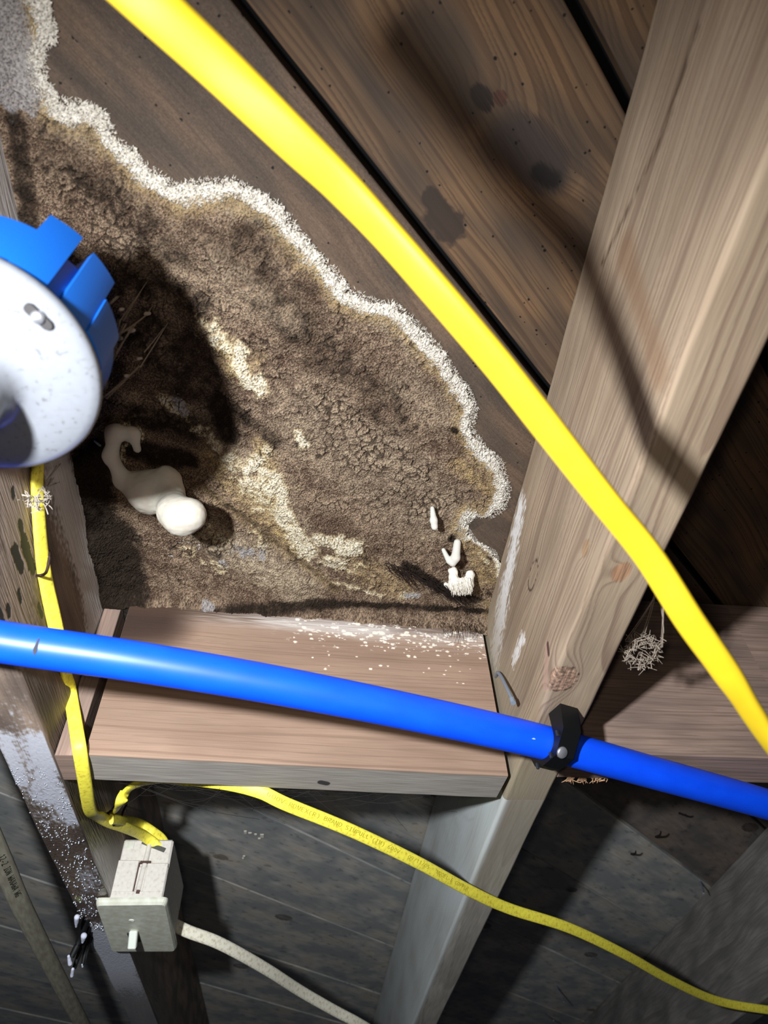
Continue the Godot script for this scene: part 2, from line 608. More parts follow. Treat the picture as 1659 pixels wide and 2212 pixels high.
	M.yellow_dirty.albedo_texture = noise_tex(5, 0.035, 256, Color(0.7, 0.67, 0.6), Color(1, 1, 1), FastNoiseLite.TYPE_SIMPLEX_SMOOTH, 5)
	M.yellow_dirty.uv1_scale = Vector3(22, 22, 22)
	(M.yellow_dirty.albedo_texture as NoiseTexture2D).color_ramp.add_point(0.35, Color(0.93, 0.92, 0.9))
	M.print = mat(Color(0.62, 0.57, 0.16), 0.6, 0.3)
	M.print_dark = mat(Color(0.12, 0.12, 0.11), 0.6, 0.3)
	M.cable_white = mat(Color(0.97, 0.95, 0.88), 0.55, 0.4)
	M.cable_white.albedo_texture = noise_tex(8, 0.03, 256, Color(0.75, 0.71, 0.65), Color(1, 1, 1), FastNoiseLite.TYPE_SIMPLEX_SMOOTH, 5)
	(M.cable_white.albedo_texture as NoiseTexture2D).color_ramp.add_point(0.4, Color(0.95, 0.94, 0.92))
	M.cable_white.uv1_scale = Vector3(24, 24, 24)
	M.cable_grey = mat(Color(0.6, 0.59, 0.54), 0.6, 0.35)
	M.cable_grey.albedo_texture = noise_tex(9, 0.03, 256, Color(0.78, 0.75, 0.72), Color(1.0, 1.0, 0.98), FastNoiseLite.TYPE_SIMPLEX_SMOOTH, 5)
	M.cable_grey.uv1_scale = Vector3(5, 26, 5)
	M.pipe = mat(Color(0.03, 0.31, 0.96), 0.42, 0.45)
	M.pipe.albedo_texture = noise_tex(12, 0.02, 256, Color(0.88, 0.92, 0.95), Color.WHITE)
	M.pipe.uv1_scale = Vector3(5, 12, 5)
	M.black = mat(Color(0.035, 0.038, 0.045), 0.42, 0.5)
	M.steel = mat(Color(0.62, 0.62, 0.64), 0.38, 0.5)
	M.steel.metallic = 0.75
	M.galv = mat(Color(0.52, 0.56, 0.62), 0.5, 0.5)
	M.galv.metallic = 0.35
	M.rust = mat(Color(0.17, 0.10, 0.085), 0.7, 0.4)
	M.blue = mat(Color(0.06, 0.36, 0.72), 0.45, 0.4)
	M.porcelain = mat(Color(0.42, 0.43, 0.455), 0.26, 0.45)
	M.porcelain.vertex_color_use_as_albedo = true
	M.porcelain.albedo_texture = noise_tex(19, 0.05, 256, Color(0.66, 0.62, 0.56), Color.WHITE, FastNoiseLite.TYPE_SIMPLEX_SMOOTH, 5)
	(M.porcelain.albedo_texture as NoiseTexture2D).color_ramp.add_point(0.26, Color(0.97, 0.965, 0.96))
	M.porcelain.uv1_triplanar = true
	M.porcelain.uv1_scale = Vector3(14, 14, 14)
	M.ivory = mat(Color(0.84, 0.85, 0.80), 0.5, 0.4)
	M.ivory.albedo_texture = noise_tex(15, 0.03, 256, Color(0.88, 0.86, 0.82), Color.WHITE)
	M.ivory.uv1_triplanar = true
	M.ivory.uv1_scale = Vector3(12, 12, 12)
	M.ivory_old = mat(Color(0.84, 0.82, 0.79), 0.55, 0.35)
	M.ivory_old.albedo_texture = noise_tex(16, 0.045, 256, Color(0.86, 0.83, 0.8), Color.WHITE, FastNoiseLite.TYPE_SIMPLEX_SMOOTH, 5)
	(M.ivory_old.albedo_texture as NoiseTexture2D).color_ramp.add_point(0.3, Color(0.96, 0.95, 0.94))
	M.ivory_old.uv1_triplanar = true
	M.ivory_old.uv1_scale = Vector3(16, 16, 16)
	M.wet = mat(Color(0.75, 0.77, 0.82), 0.22, 0.8)
	M.wet.metallic = 0.7
	M.toggle = mat(Color(0.88, 0.9, 0.86), 0.3, 0.5)
	M.web = mat(Color(0.55, 0.50, 0.45), 0.9, 0.2)
	M.web_thin = mat(Color(0.2, 0.19, 0.18), 0.9, 0.2)
	M.white_growth = mat(Color(0.72, 0.705, 0.675), 0.75, 0.3)
	M.white_growth.subsurf_scatter_enabled = true
	M.white_growth.subsurf_scatter_strength = 0.25
	M.white_growth.vertex_color_use_as_albedo = true
	M.root = mat(Color(0.11, 0.075, 0.06), 0.85, 0.3)
	M.hypha = mat(Color(0.84, 0.81, 0.76), 0.9, 0.2)
	M.xyl = mat(Color(0.05, 0.05, 0.055), 0.6, 0.4)
	M.xyl_tip = mat(Color(0.78, 0.79, 0.86), 0.7, 0.3)
	print("textures ms ", Time.get_ticks_msec() - t0)

func flat_knot(k: Array) -> Array:
	return [k[0].x, k[0].y, k[1], k[2], k[3], k[4]]

func paint_joist(x: float, y: float, c: Color, h: float, low: float, fib: float, ro: float) -> Array:
	var p := Vector2(x, y)
	# white mould climbing along the top edge near the blocking
	var k := maxf(cap(p, Vector2(0.4391, 0.0086), Vector2(0.5715, 0.0477), 0.018), cap(p, Vector2(0.5237, 0.0310), Vector2(0.5809, 0.0483), 0.022) )
	k = maxf(k, 0.8 * cap(p, Vector2(0.5021, 0.0964), Vector2(0.5358, 0.0937), 0.008))
	if k > 0.0:
		var m := ss(0.12, 0.6, k + 0.25 * low + 0.35 * fib + 0.7 * iso.get_noise_2d(x * 70.0, y * 260.0))
		c = c.lerp(Color(0.84, 0.83, 0.83), m * 0.9)
		h += m * 0.2
	# brown split running down the face near the top
	var s := cap(p, Vector2(0.0952, 0.0620), Vector2(0.1443, 0.0591), 0.006)
	s = maxf(s, cap(p, Vector2(0.1443, 0.0591), Vector2(0.2194, 0.0314), 0.005))
	if s > 0.0:
		var m := ss(0.25, 0.9, s + 0.3 * fib)
		c = c.lerp(Color(0.26, 0.2, 0.15), m * 0.75 * ss(-0.35, 0.2, iso.get_noise_2d(x * 40.0, y * 500.0)))
		h -= m * 0.4
	# brown damp stain
	var d := cap(p, Vector2(0.2018, 0.0621), Vector2(0.2300, 0.1488), 0.016)
	if d > 0.0:
		c = c.lerp(Color(0.44, 0.32, 0.23), 0.4 * ss(0.0, 0.8, d + 0.3 * low))
	# torn pale scar above the corner knot
	var q := cap(p, Vector2(0.4579, 0.1411), Vector2(0.4794, 0.1577), 0.0058)
	if q > 0.05:
		c = c.lerp(Color(0.62, 0.5, 0.44), 0.7 * ss(0.05, 0.3, q))
		h -= 0.25 * ss(0.05, 0.3, q)
	var q2 := cap(p, Vector2(0.4556, 0.1400), Vector2(0.4581, 0.1460), 0.003)
	if q2 > 0.0:
		c = c.lerp(Color(0.28, 0.2, 0.18), ss(0.0, 0.5, q2))
	# cracked rim of the oval knot
	var kn := p - Vector2(0.4494, 0.0774)
	var rr := Vector2(kn.x / 1.9, kn.y).length()
	var ring := exp(-pow((rr - 0.0078) / 0.0007, 2.0)) * ss(-0.2, 0.3, iso.get_noise_2d(x * 140.0, y * 140.0) + 0.1)
	c = c.lerp(Color(0.22, 0.18, 0.15), ring * 0.9)
	var kc := p - Vector2(0.4627, 0.1698)
	rr = Vector2(kc.x / 1.3, kc.y).length()
	ring = exp(-pow((rr - 0.0108) / 0.0006, 2.0)) * (1.0 if kc.y > -0.004 else 0.0) * ss(-0.25, 0.25, iso.get_noise_2d(x * 120.0 + 7.0, y * 120.0))
	if rr < 0.0105:
		c = c * (0.9 + 0.45 * iso.get_noise_2d(x * 260.0, y * 260.0))
	c = c.lerp(Color(0.16, 0.12, 0.10), ring * 0.9)
	if x > 0.5:
		c = c.lerp(Color(0.55 + 0.05 * low, 0.51 + 0.05 * low, 0.455), 0.8 * ss(0.5, 0.62, x))
	return [c, h, ro]

func paint_far(x: float, y: float, c: Color, h: float, low: float, fib: float, ro: float) -> Array:
	# bluish bloom on the side face, bare greyed wood on the edge
	var side := ss(0.170, 0.164, y)
	c = c.lerp(Color(0.55, 0.51, 0.455), 0.8 * ss(0.25, 0.02, x) * (1.0 - side))
	c = c.lerp(Color(0.78, 0.81, 0.82), side * (0.72 + 0.25 * low))
	return [c, h, ro]

func paint_block(x: float, y: float, c: Color, h: float, low: float, fib: float, ro: float) -> Array:
	var p := Vector2(x, y)
	# mould along the seam with the floor, flakes below it
	var edge := 0.030 + 0.008 * low
	var m := ss(edge + 0.010, edge - 0.006, y + 0.006 * fib) if x < 0.24 else ss(0.04, 0.022, y + 0.012 * fib)
	if m > 0.0:
		c = c.lerp(Color(0.74, 0.71, 0.69), m * clampf(0.75 + 0.8 * low + 0.5 * fib, 0.2, 0.95))
		h += 0.2 * m
	# dark stain in the left corner
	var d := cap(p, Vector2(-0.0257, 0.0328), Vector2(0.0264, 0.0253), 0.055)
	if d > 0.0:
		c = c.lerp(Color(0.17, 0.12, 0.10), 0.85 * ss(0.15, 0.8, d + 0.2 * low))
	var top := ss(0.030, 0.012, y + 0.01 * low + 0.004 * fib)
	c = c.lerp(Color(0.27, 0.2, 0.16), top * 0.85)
	# white flecks on the right half
	var seam := iso.get_noise_2d(x * 55.0, y * 150.0) + 0.4 * iso.get_noise_2d(x * 260.0 + 9.0, y * 420.0)
	var sw := ss(0.22, 0.36, seam - 0.3 * ss(0.032, 0.05, y)) * ss(0.12, 0.2, x) * ss(0.052, 0.042, y)
	if sw > 0.0:
		c = c.lerp(Color(0.86, 0.83, 0.79), sw * 0.9)
		h += sw * 0.3
	if x > 0.1 and x < 0.34 and y < 0.085:
		var cy := floorf(y / 0.0042)
		var xx := x + 0.004 * low + 0.0062 * fposmod(cy * 0.617, 1.0)
		var cx := floorf(xx / 0.0062)
		var r1 := fposmod(sin(cx * 127.1 + cy * 311.7) * 43758.5, 1.0)
		var dens := 0.25 * ss(0.055, 0.04, y) if x > 0.15 else 0.0
		dens = maxf(dens, 0.2 * ss(0.085, 0.06, y) * ss(0.13, 0.2, x) * ss(0.34, 0.3, x))
		dens = maxf(dens, 0.75 * cap(p, Vector2(0.2654, 0.0382), Vector2(0.2767, 0.0350), 0.02))
		if r1 < dens:
			var r2 := fposmod(r1 * 913.7, 1.0)
			var r3 := fposmod(r1 * 3517.3, 1.0)
			var ox := (xx / 0.0062 - cx) - 0.3 - 0.4 * r2
			var oy := (y / 0.0042 - cy) - 0.3 - 0.4 * r3
			var sz := 0.12 + 0.22 * fposmod(r1 * 77.7, 1.0) + 0.3 * ss(0.042, 0.028, y) * fposmod(r1 * 177.7, 1.0)
			var f := 1.0 - ss(sz * 0.6, sz, Vector2(ox, oy).length() + 0.1 * fib + 0.1 * low)
			c = c.lerp(Color(0.88, 0.83, 0.76), f)
			h += f * 0.3
	# grey weathered lower edge
	if y > 0.166:
		var g := ss(0.166, 0.169, y)
		c = c.lerp(Color(0.56 + 0.07 * fib, 0.545 + 0.07 * fib, 0.525 + 0.07 * fib), 0.85 * g)
	var k := cap(p, Vector2(0.1816, 0.1585) + Vector2(0.0, 0.032), Vector2(0.1861, 0.1584) + Vector2(0.0, 0.0335), 0.004)
	if k > 0.0 and y > 0.168:
		c = c.lerp(Color(0.2, 0.19, 0.2), ss(0.1, 0.4, k))
	return [c, h, ro]

var iso := FastNoiseLite.new()
var holes := []
func paint_board(x: float, y: float, c: Color, h: float, low: float, fib: float, ro: float) -> Array:
	if holes.is_empty():
		var r := RandomNumberGenerator.new()
		r.seed = 5
		for k in 46 * 14:
			holes.append([])
		for k in 190:
			var q := Vector3(r.randf() * 0.55, r.randf() * 0.165, r.randf_range(0.00035, 0.0008))
			holes[int(q.x / 0.012) * 14 + int(q.y / 0.012)].append(q)
	# resin blotch over the lower edge
	var p := Vector2(x, y)
	var b := maxf(cap(p, Vector2(0.3416, 0.0124), Vector2(0.3564, 0.0101), 0.0085), cap(p, Vector2(0.3536, 0.0099), Vector2(0.3648, 0.0097), 0.0135))
	if b > 0.0:
		c = c.lerp(Color(0.165, 0.132, 0.112), 0.85 * ss(0.1, 0.4, b + 0.25 * iso.get_noise_2d(x * 90.0, y * 120.0)))
	var b2 := cap(p, Vector2(0.2681, 0.0572), Vector2(0.3118, 0.0568), 0.02)
	if b2 > 0.0:
		c = c.lerp(Color(0.16, 0.14, 0.125), 0.45 * ss(0.1, 0.8, b2 + 0.4 * low))
	var b3 := cap(p, Vector2(0.3458, 0.0665), Vector2(0.3757, 0.0756), 0.022)
	if b3 > 0.0:
		c = c.lerp(Color(0.17, 0.145, 0.135), 0.7 * ss(0.1, 0.9, b3 + 0.6 * low))
	var b4 := cap(p, Vector2(0.3729, 0.0723), Vector2(0.3816, 0.0763), 0.008)
	if b4 > 0.0:
		c = c.lerp(Color(0.075, 0.065, 0.06), 0.85 * ss(0.1, 0.6, b4 + 0.2 * fib))
	var hi := int(x / 0.012) * 14 + int(y / 0.012)
	if hi < holes.size():
		for q in holes[hi]:
			if Vector2((x - q.x) * 0.8, y - q.y).length() < q.z:
				c = Color(0.03, 0.025, 0.02)
				h = 0.0
	return [c, h, ro]

func paint_board_b(x: float, y: float, c: Color, h: float, low: float, fib: float, ro: float) -> Array:
	var r := paint_board(x, y + 1.0, c, h, low, fib, ro)
	var k := 0.0
	var cell := int(fposmod(x, 0.55) / 0.012) * 14 + int(fposmod(y, 0.165) / 0.012)
	for q in holes[cell]:
		if Vector2((x - q.x) * 0.8, y - q.y).length() < q.z:
			k = 1.0
	if k > 0.0:
		return [Color(0.03, 0.025, 0.02), 0.0, ro]
	var sp := fposmod(sin(floorf(x / 0.0008) * 12.9 + floorf(y / 0.0006) * 78.2) * 43758.5, 1.0)
	c = (r[0] as Color) * (0.9 + 0.2 * sp)
	return [c, h, ro]

func paint_far_board(x: float, y: float, c: Color, h: float, low: float, fib: float, ro: float) -> Array:
	var a := iso.get_noise_2d(x * 9.0, y * 16.0)
	var b := iso.get_noise_2d(x * 30.0 + 50.0, y * 60.0)
	c = c.lerp(Color(0.56, 0.57, 0.57), clampf(0.5 + 1.1 * a + 0.35 * b, 0.0, 0.9))
	c = c.lerp(Color(0.72, 0.67, 0.60), clampf(-1.2 * a - 0.2 + 0.4 * b, 0.0, 0.5))
	c = c.lerp(Color(0.36, 0.36, 0.37), clampf(1.8 * b - 0.7, 0.0, 0.4))
	return [c, h, ro]

func paint_left(x: float, y: float, c: Color, h: float, low: float, fib: float, ro: float) -> Array:
	var p := Vector2(x, y)
	var n := 0.5 * low + 0.45 * iso.get_noise_2d(x * 130.0, y * 170.0) + 0.12 * fib
	# pale mould creeping from the ceiling corner
	var m := maxf(cap(p, Vector2(0.3994, 0.0330), Vector2(0.5029, 0.0251), 0.045), cap(p, Vector2(0.5029, 0.0251), Vector2(0.5681, 0.0404), 0.04))
	m = maxf(m, cap(p, Vector2(0.1886, -0.0010), Vector2(0.2247, 0.0088), 0.06))
	if m > 0.0:
		c = c.lerp(Color(0.80, 0.79, 0.79), 0.9 * ss(0.2, 0.6, m + 0.5 * n))
		h += 0.2 * ss(0.25, 0.6, m + 0.5 * n)
	if y > 0.164:
		# the wet underside: tan, then brown grit, blue-white film, wet black
		var tan_ := cap(p, Vector2(0.3538, 0.1420), Vector2(0.4133, 0.1557), 0.06)
		c = c.lerp(Color(0.62, 0.54, 0.47), 0.7 * ss(0.0, 0.5, tan_ + 0.4 * low))
		var film := maxf(cap(p, Vector2(0.5597, 0.1681), Vector2(0.6361, 0.1766), 0.026), 0.8 * cap(p, Vector2(0.5480, 0.1933), Vector2(0.6144, 0.1952), 0.014))
		film = maxf(film, 0.9 * cap(p, Vector2(0.6210, 0.1700), Vector2(0.6755, 0.1692), 0.02))
		film = maxf(film, 0.7 * cap(p, Vector2(0.7863, 0.1787), Vector2(0.8183, 0.1777), 0.03))
		film = maxf(film, 0.95 * cap(p, Vector2(0.9680, 0.1890), Vector2(1.0764, 0.1896), 0.1))
		var f := ss(0.2, 0.75, film + 0.9 * n)
		var wet := ss(Vector2(0.5295, 0.1762).x, Vector2(0.6517, 0.1888).x, x) * ss(Vector2(1.1665, 0.1862).x, Vector2(0.9540, 0.1879).x, x)
		c = c.lerp(Color(0.25, 0.215, 0.19), 0.7 * wet * clampf(0.8 + n, 0.0, 1.0))
		c = c.lerp(Color(0.74, 0.755, 0.81), f * 0.85)
		var lich := cap(p, Vector2(0.8406, 0.1925), Vector2(0.8463, 0.1909), 0.014)
		c = c.lerp(Color(0.62, 0.66, 0.4), 0.7 * ss(0.3, 0.6, lich + n) * ss(0.0, 0.2, lich))
		var g := fposmod(sin(floorf(x / 0.0022) * 91.7 + floorf(y / 0.0013) * 57.3) * 23421.6, 1.0)
		h = 0.5 + 0.5 * (g - 0.5) * maxf(wet, 0.35) + 0.4 * low
		ro = lerpf(0.75, 0.16, wet) + 0.35 * f
		# grey dry end
		var dry := ss(Vector2(1.0276, 0.1915).x, Vector2(1.1665, 0.1862).x, x)
		c = c.lerp(Color(0.42, 0.425, 0.44), dry * 0.8)
	else:
		var wetf := ss(Vector2(0.5947, 0.1259).x, Vector2(0.7128, 0.1456).x, x) * ss(0.10, 0.165, y)
		c = c.lerp(Color(0.17, 0.145, 0.13), 0.6 * wetf)
		ro = lerpf(ro, 0.28, wetf)
		h += (0.5 * low + 0.3 * fib) * (0.3 + wetf)
	if y < 0.166:
		var pale := maxf(cap(p, Vector2(0.3847, 0.1115), Vector2(0.4429, 0.1429), 0.05), cap(p, Vector2(0.3472, 0.1020), Vector2(0.3798, 0.1081), 0.03))
		c = c.lerp(Color(0.66, 0.585, 0.52), 0.75 * ss(0.1, 0.7, pale + 0.6 * n))
		# black holes where the surface came away
		var hole := maxf(cap(p, Vector2(0.4026, 0.1098), Vector2(0.4296, 0.1097), 0.0065), cap(p, Vector2(0.3976, 0.1238), Vector2(0.4142, 0.1231), 0.006))
		hole = maxf(hole, maxf(cap(p, Vector2(0.4119, 0.1630), Vector2(0.4214, 0.1634), 0.008), cap(p, Vector2(0.4201, 0.1512), Vector2(0.4261, 0.1528), 0.004)))
		hole = maxf(hole, maxf(cap(p, Vector2(0.4248, 0.1348), Vector2(0.4321, 0.1363), 0.004), cap(p, Vector2(0.4580, 0.1172), Vector2(0.4680, 0.1179), 0.004)))
		hole = maxf(hole, maxf(cap(p, Vector2(0.3890, 0.1075), Vector2(0.3990, 0.1091), 0.004), cap(p, Vector2(0.3640, 0.1039), Vector2(0.3678, 0.1049), 0.003)))
		if hole > 0.0 and hole + n * 0.6 > 0.3:
			c = Color(0.03, 0.028, 0.028)
			h = 0.0
	return [c, h, ro]

# ---------------------------------------------------------------- setting
func build_ceiling() -> void:
	var root := Node3D.new()
	root.name = "ceiling"
	add_child(root)
	root.set_meta("kind", "structure")
	var g := Vector3(1, 0, -1).normalized()
	var a := Vector3(1, 0, 1).normalized()
	# edges of the diagonal boards, measured across them (c = (x + z) / sqrt 2)
	var cuts := [[0.34, 0.485], [0.200, 0.336], [0.0665, 0.196], [-0.0715, 0.0585], [-0.219, -0.0775], [-0.362, -0.223], [-0.513, -0.366], [-0.708, -0.516], [-0.904, -0.711], [-1.097, -0.907], [-1.29, -1.1], [-1.484, -1.293], [-1.68, -1.487], [-1.875, -1.683], [-2.07, -1.878], [-2.27, -2.073], [-2.47, -2.274], [-2.66, -2.473], [-2.86, -2.663], [-3.06, -2.863]]
	var rn := RandomNumberGenerator.new()
	rn.seed = 4
	for k in cuts.size():
		var c0: float = cuts[k][0]
		var c1: float = cuts[k][1]
		var near_ := k <= 5
		var mb := MB.new()
		var u0 := -0.2 if near_ else -0.9
		var dy := rn.randf_range(-0.0012, 0.0012)
		var tint := Color.WHITE
		match k:
			2: tint = Color(1.25, 1.15, 1.05)
			4: tint = Color(0.95, 0.95, 0.95)
			5: tint = Color(0.8, 0.8, 0.8)
		var shade := rn.randf_range(0.85, 1.1)
		var cb := func(_p, _n): return tint if near_ else Color(shade, shade, shade)
		var along := 0.9 if near_ else 3.6
		var o := g * u0 + a * c0 + Vector3(0, CEIL + dy, 0)
		lumber(mb, o, g, a, Vector3.UP, along, c1 - c0, 0.019, 0.0016, 24, cb, 0.0 if k == 3 else rn.randf() * 3.0, 0.0 if k == 3 else rn.randf() * 0.3, 0.0006, k)
		part("subfloor_board", mb.mesh(), (M.board if k <= 3 else M.board_b) if near_ else M.far_board, root)
		if near_:
			# the same course goes on past the next joist
			var mb2 := MB.new()
			var cb2 := func(_p, _n): return Color(0.42, 0.36, 0.33)
			lumber(mb2, g * 0.702 + a * c0 + Vector3(0, CEIL + dy, 0), g, a, Vector3.UP, 1.6, c1 - c0, 0.019, 0.0016, 12, cb2, rn.randf() * 3.0, rn.randf() * 0.3, 0.0006, k + 40)
			part("subfloor_board", mb2.mesh(), M.far_board, root)
	var fk := MB.new()
	for q in [Vector3(-0.0900, 0.4645, -1.0801), Vector3(-0.0884, 0.4645, -1.0725), Vector3(-0.0776, 0.4645, -0.9997), Vector3(-0.0700, 0.4645, -1.0038), Vector3(-0.0612, 0.4645, -1.0079), Vector3(-0.0838, 0.4645, -0.9970), Vector3(-0.0652, 0.4645, -1.0164)]:
		box(fk, q, Vector3(0.0022 * rn.randf_range(0.5, 1.2), 0, 0), Vector3(0, 0.0006, 0), Vector3(0, 0, 0.004 * rn.randf_range(0.4, 1.3)), 0.0003)
	part("paint_fleck", fk.mesh(), mat(Color(0.85, 0.82, 0.76), 0.7), root).set_meta("kind", "stuff")
	var up := MB.new()
	box(up, Vector3(0.3, CEIL + 0.019 + 0.008, -1.5), Vector3(2.4, 0, 0), Vector3(0, 0.006, 0), Vector3(0, 0, 2.4), 0.0)
	part("underlayment", up.mesh(), M.dark, root)

func build_joists() -> void:
	var o := thing("floor_joist", "long pine floor joist with brown grain and knots, carrying the black pipe clip", "joist", Vector3(0.1855, BOT, -1.3))
	var mb := MB.new()
	lumber(mb, Vector3(0.1666, CEIL, 0.06), Vector3(0, 0, -1), Vector3(0, -1, 0), Vector3(1, 0, 0), 0.635, 0.168, 0.0379, 0.0035, 40, white, 0.0, 0.0, 0.0008, 2)
	lumber(mb, Vector3(0.1666, CEIL, 0.4), Vector3(0, 0, -1), Vector3(0, -1, 0), Vector3(1, 0, 0), 0.34, 0.168, 0.0379, 0.0035, 4, white, 0.72, 0.0, 0.0, 2)
	part_at("timber", mb, M.joist, o)
	mb = MB.new()
	lumber(mb, Vector3(0.1666, CEIL, -0.575), Vector3(0, 0, -1), Vector3(0, -1, 0), Vector3(1, 0, 0), 2.6, 0.168, 0.0379, 0.0035, 60, white, 0.0, 0.0, 0.0008, 2)
	part_at("weathered_timber", mb, M.joist_far, o, "greyed far length of the joist")
	o = thing("floor_joist", "wet mouldy floor joist with glistening whitish underside, behind the switch box", "joist", Vector3(-0.212, BOT, -1.3))
	mb = MB.new()
	lumber(mb, Vector3(-0.193, CEIL, 0.06), Vector3(0, 0, -1), Vector3(0, -1, 0), Vector3(-1, 0, 0), 3.2, 0.168, 0.038, 0.003, 120, white, 0.0, 0.0, 0.0016, 9)
	part_at("timber", mb, M.left_joist, o)
	mb = MB.new()
	var rn := RandomNumberGenerator.new()
	rn.seed = 31
	for k in 700:
		var f := rn.randf()
		var p := (Vector3(-0.2119, 0.2968, -0.5328)).lerp(Vector3(-0.2157, 0.2968, -0.8662), f)
		p.x = rn.randf_range(-0.2295, -0.1945)
		if iso.get_noise_2d(p.x * 60.0, p.z * 40.0) < -0.05:
			continue
		var rad := rn.randf_range(0.0005, 0.0013) * (0.6 + 0.5 * f)
		lathe(mb, p, Vector3.DOWN, [[rad, 0.0], [rad * 0.92, rad * 0.35], [rad * 0.7, rad * 0.62], [rad * 0.38, rad * 0.8], [0.0, rad * 0.86]], 8)
	part_at("droplet", mb, M.wet, o, "glistening water droplets").set_meta("kind", "stuff")
	o = thing("floor_joist", "dim grey floor joist behind the lower yellow cable in the bottom right corner", "joist", Vector3(0.684, BOT, -1.3))
	mb = MB.new()
	lumber(mb, Vector3(0.665, CEIL, 0.4), Vector3(0, 0, -1), Vector3(0, -1, 0), Vector3(1, 0, 0), 3.6, 0.168, 0.038, 0.003, 24, white, 0.3, 0.0, 0.001, 5)
	part_at("timber", mb, M.joist_grey, o)

func build_blocking() -> void:
	var G := Vector3(0.349, 0, -0.0245).normalized()
	var B := Vector3(-0.0245, 0, -0.349).normalized()
	var o := thing("blocking_board", "pinkish pine blocking board with white mould flecks, behind the blue pipe under the fungus", "board", Vector3(0, BOT, -0.54))
	var mb := MB.new()
	lumber(mb, Vector3(-0.1695, CEIL, -0.5117), G, Vector3(0, -1, 0), B, 0.3325, 0.168, 0.038, 0.0015, 30, white, 0.0, 0.0, 0.0006, 3)
	part_at("timber", mb, M.block, o)
	o = thing("wood_filler", "narrow strip of pale wood wedged between the mouldy joist and the blocking end", "wood strip", Vector3(-0.184, BOT, -0.53))
	mb = MB.new()
	lumber(mb, Vector3(-0.192, CEIL - 0.02, -0.5135), Vector3(0, -1, 0), Vector3(1, 0, 0), Vector3(0, 0, -1), 0.148, 0.015, 0.036, 0.001, 6, white, 0.0, 0.06, 0.0004, 6)
	part_at("timber", mb, M.block_plain, o)
	o = thing("blocking_board", "shaded blocking board with splintered corner, right of the black pipe clip", "board", Vector3(0.43, BOT, -0.525))
	mb = MB.new()
	lumber(mb, Vector3(0.205, CEIL, -0.4975), Vector3(0.46, 0, -0.012).normalized(), Vector3(0, -1, 0), Vector3(-0.012, 0, -0.46).normalized(), 0.46, 0.168, 0.04, 0.0015, 16, white, 0.3, 0.0, 0.0006, 8)
	part_at("timber", mb, M.block_plain, o)
	mb = MB.new()
	var rn := RandomNumberGenerator.new()
	rn.seed = 12
	for k in 26:
		var x := 0.212 + 0.034 * rn.randf()
		var p := Vector3(x, BOT + 0.001, -0.537 + rn.randf_range(-0.001, 0.001))
		tube(mb, [p, p + Vector3(rn.randf_range(-0.002, 0.003), -0.0005, -0.002 - 0.004 * rn.randf()), p + Vector3(rn.randf_range(-0.004, 0.005), -0.002 * rn.randf(), -0.004 - 0.006 * rn.randf())], 0.0009, 0.0002, 2, 4)
	part_at("splinter", mb, mat(Color(0.7, 0.55, 0.42), 0.8), o)

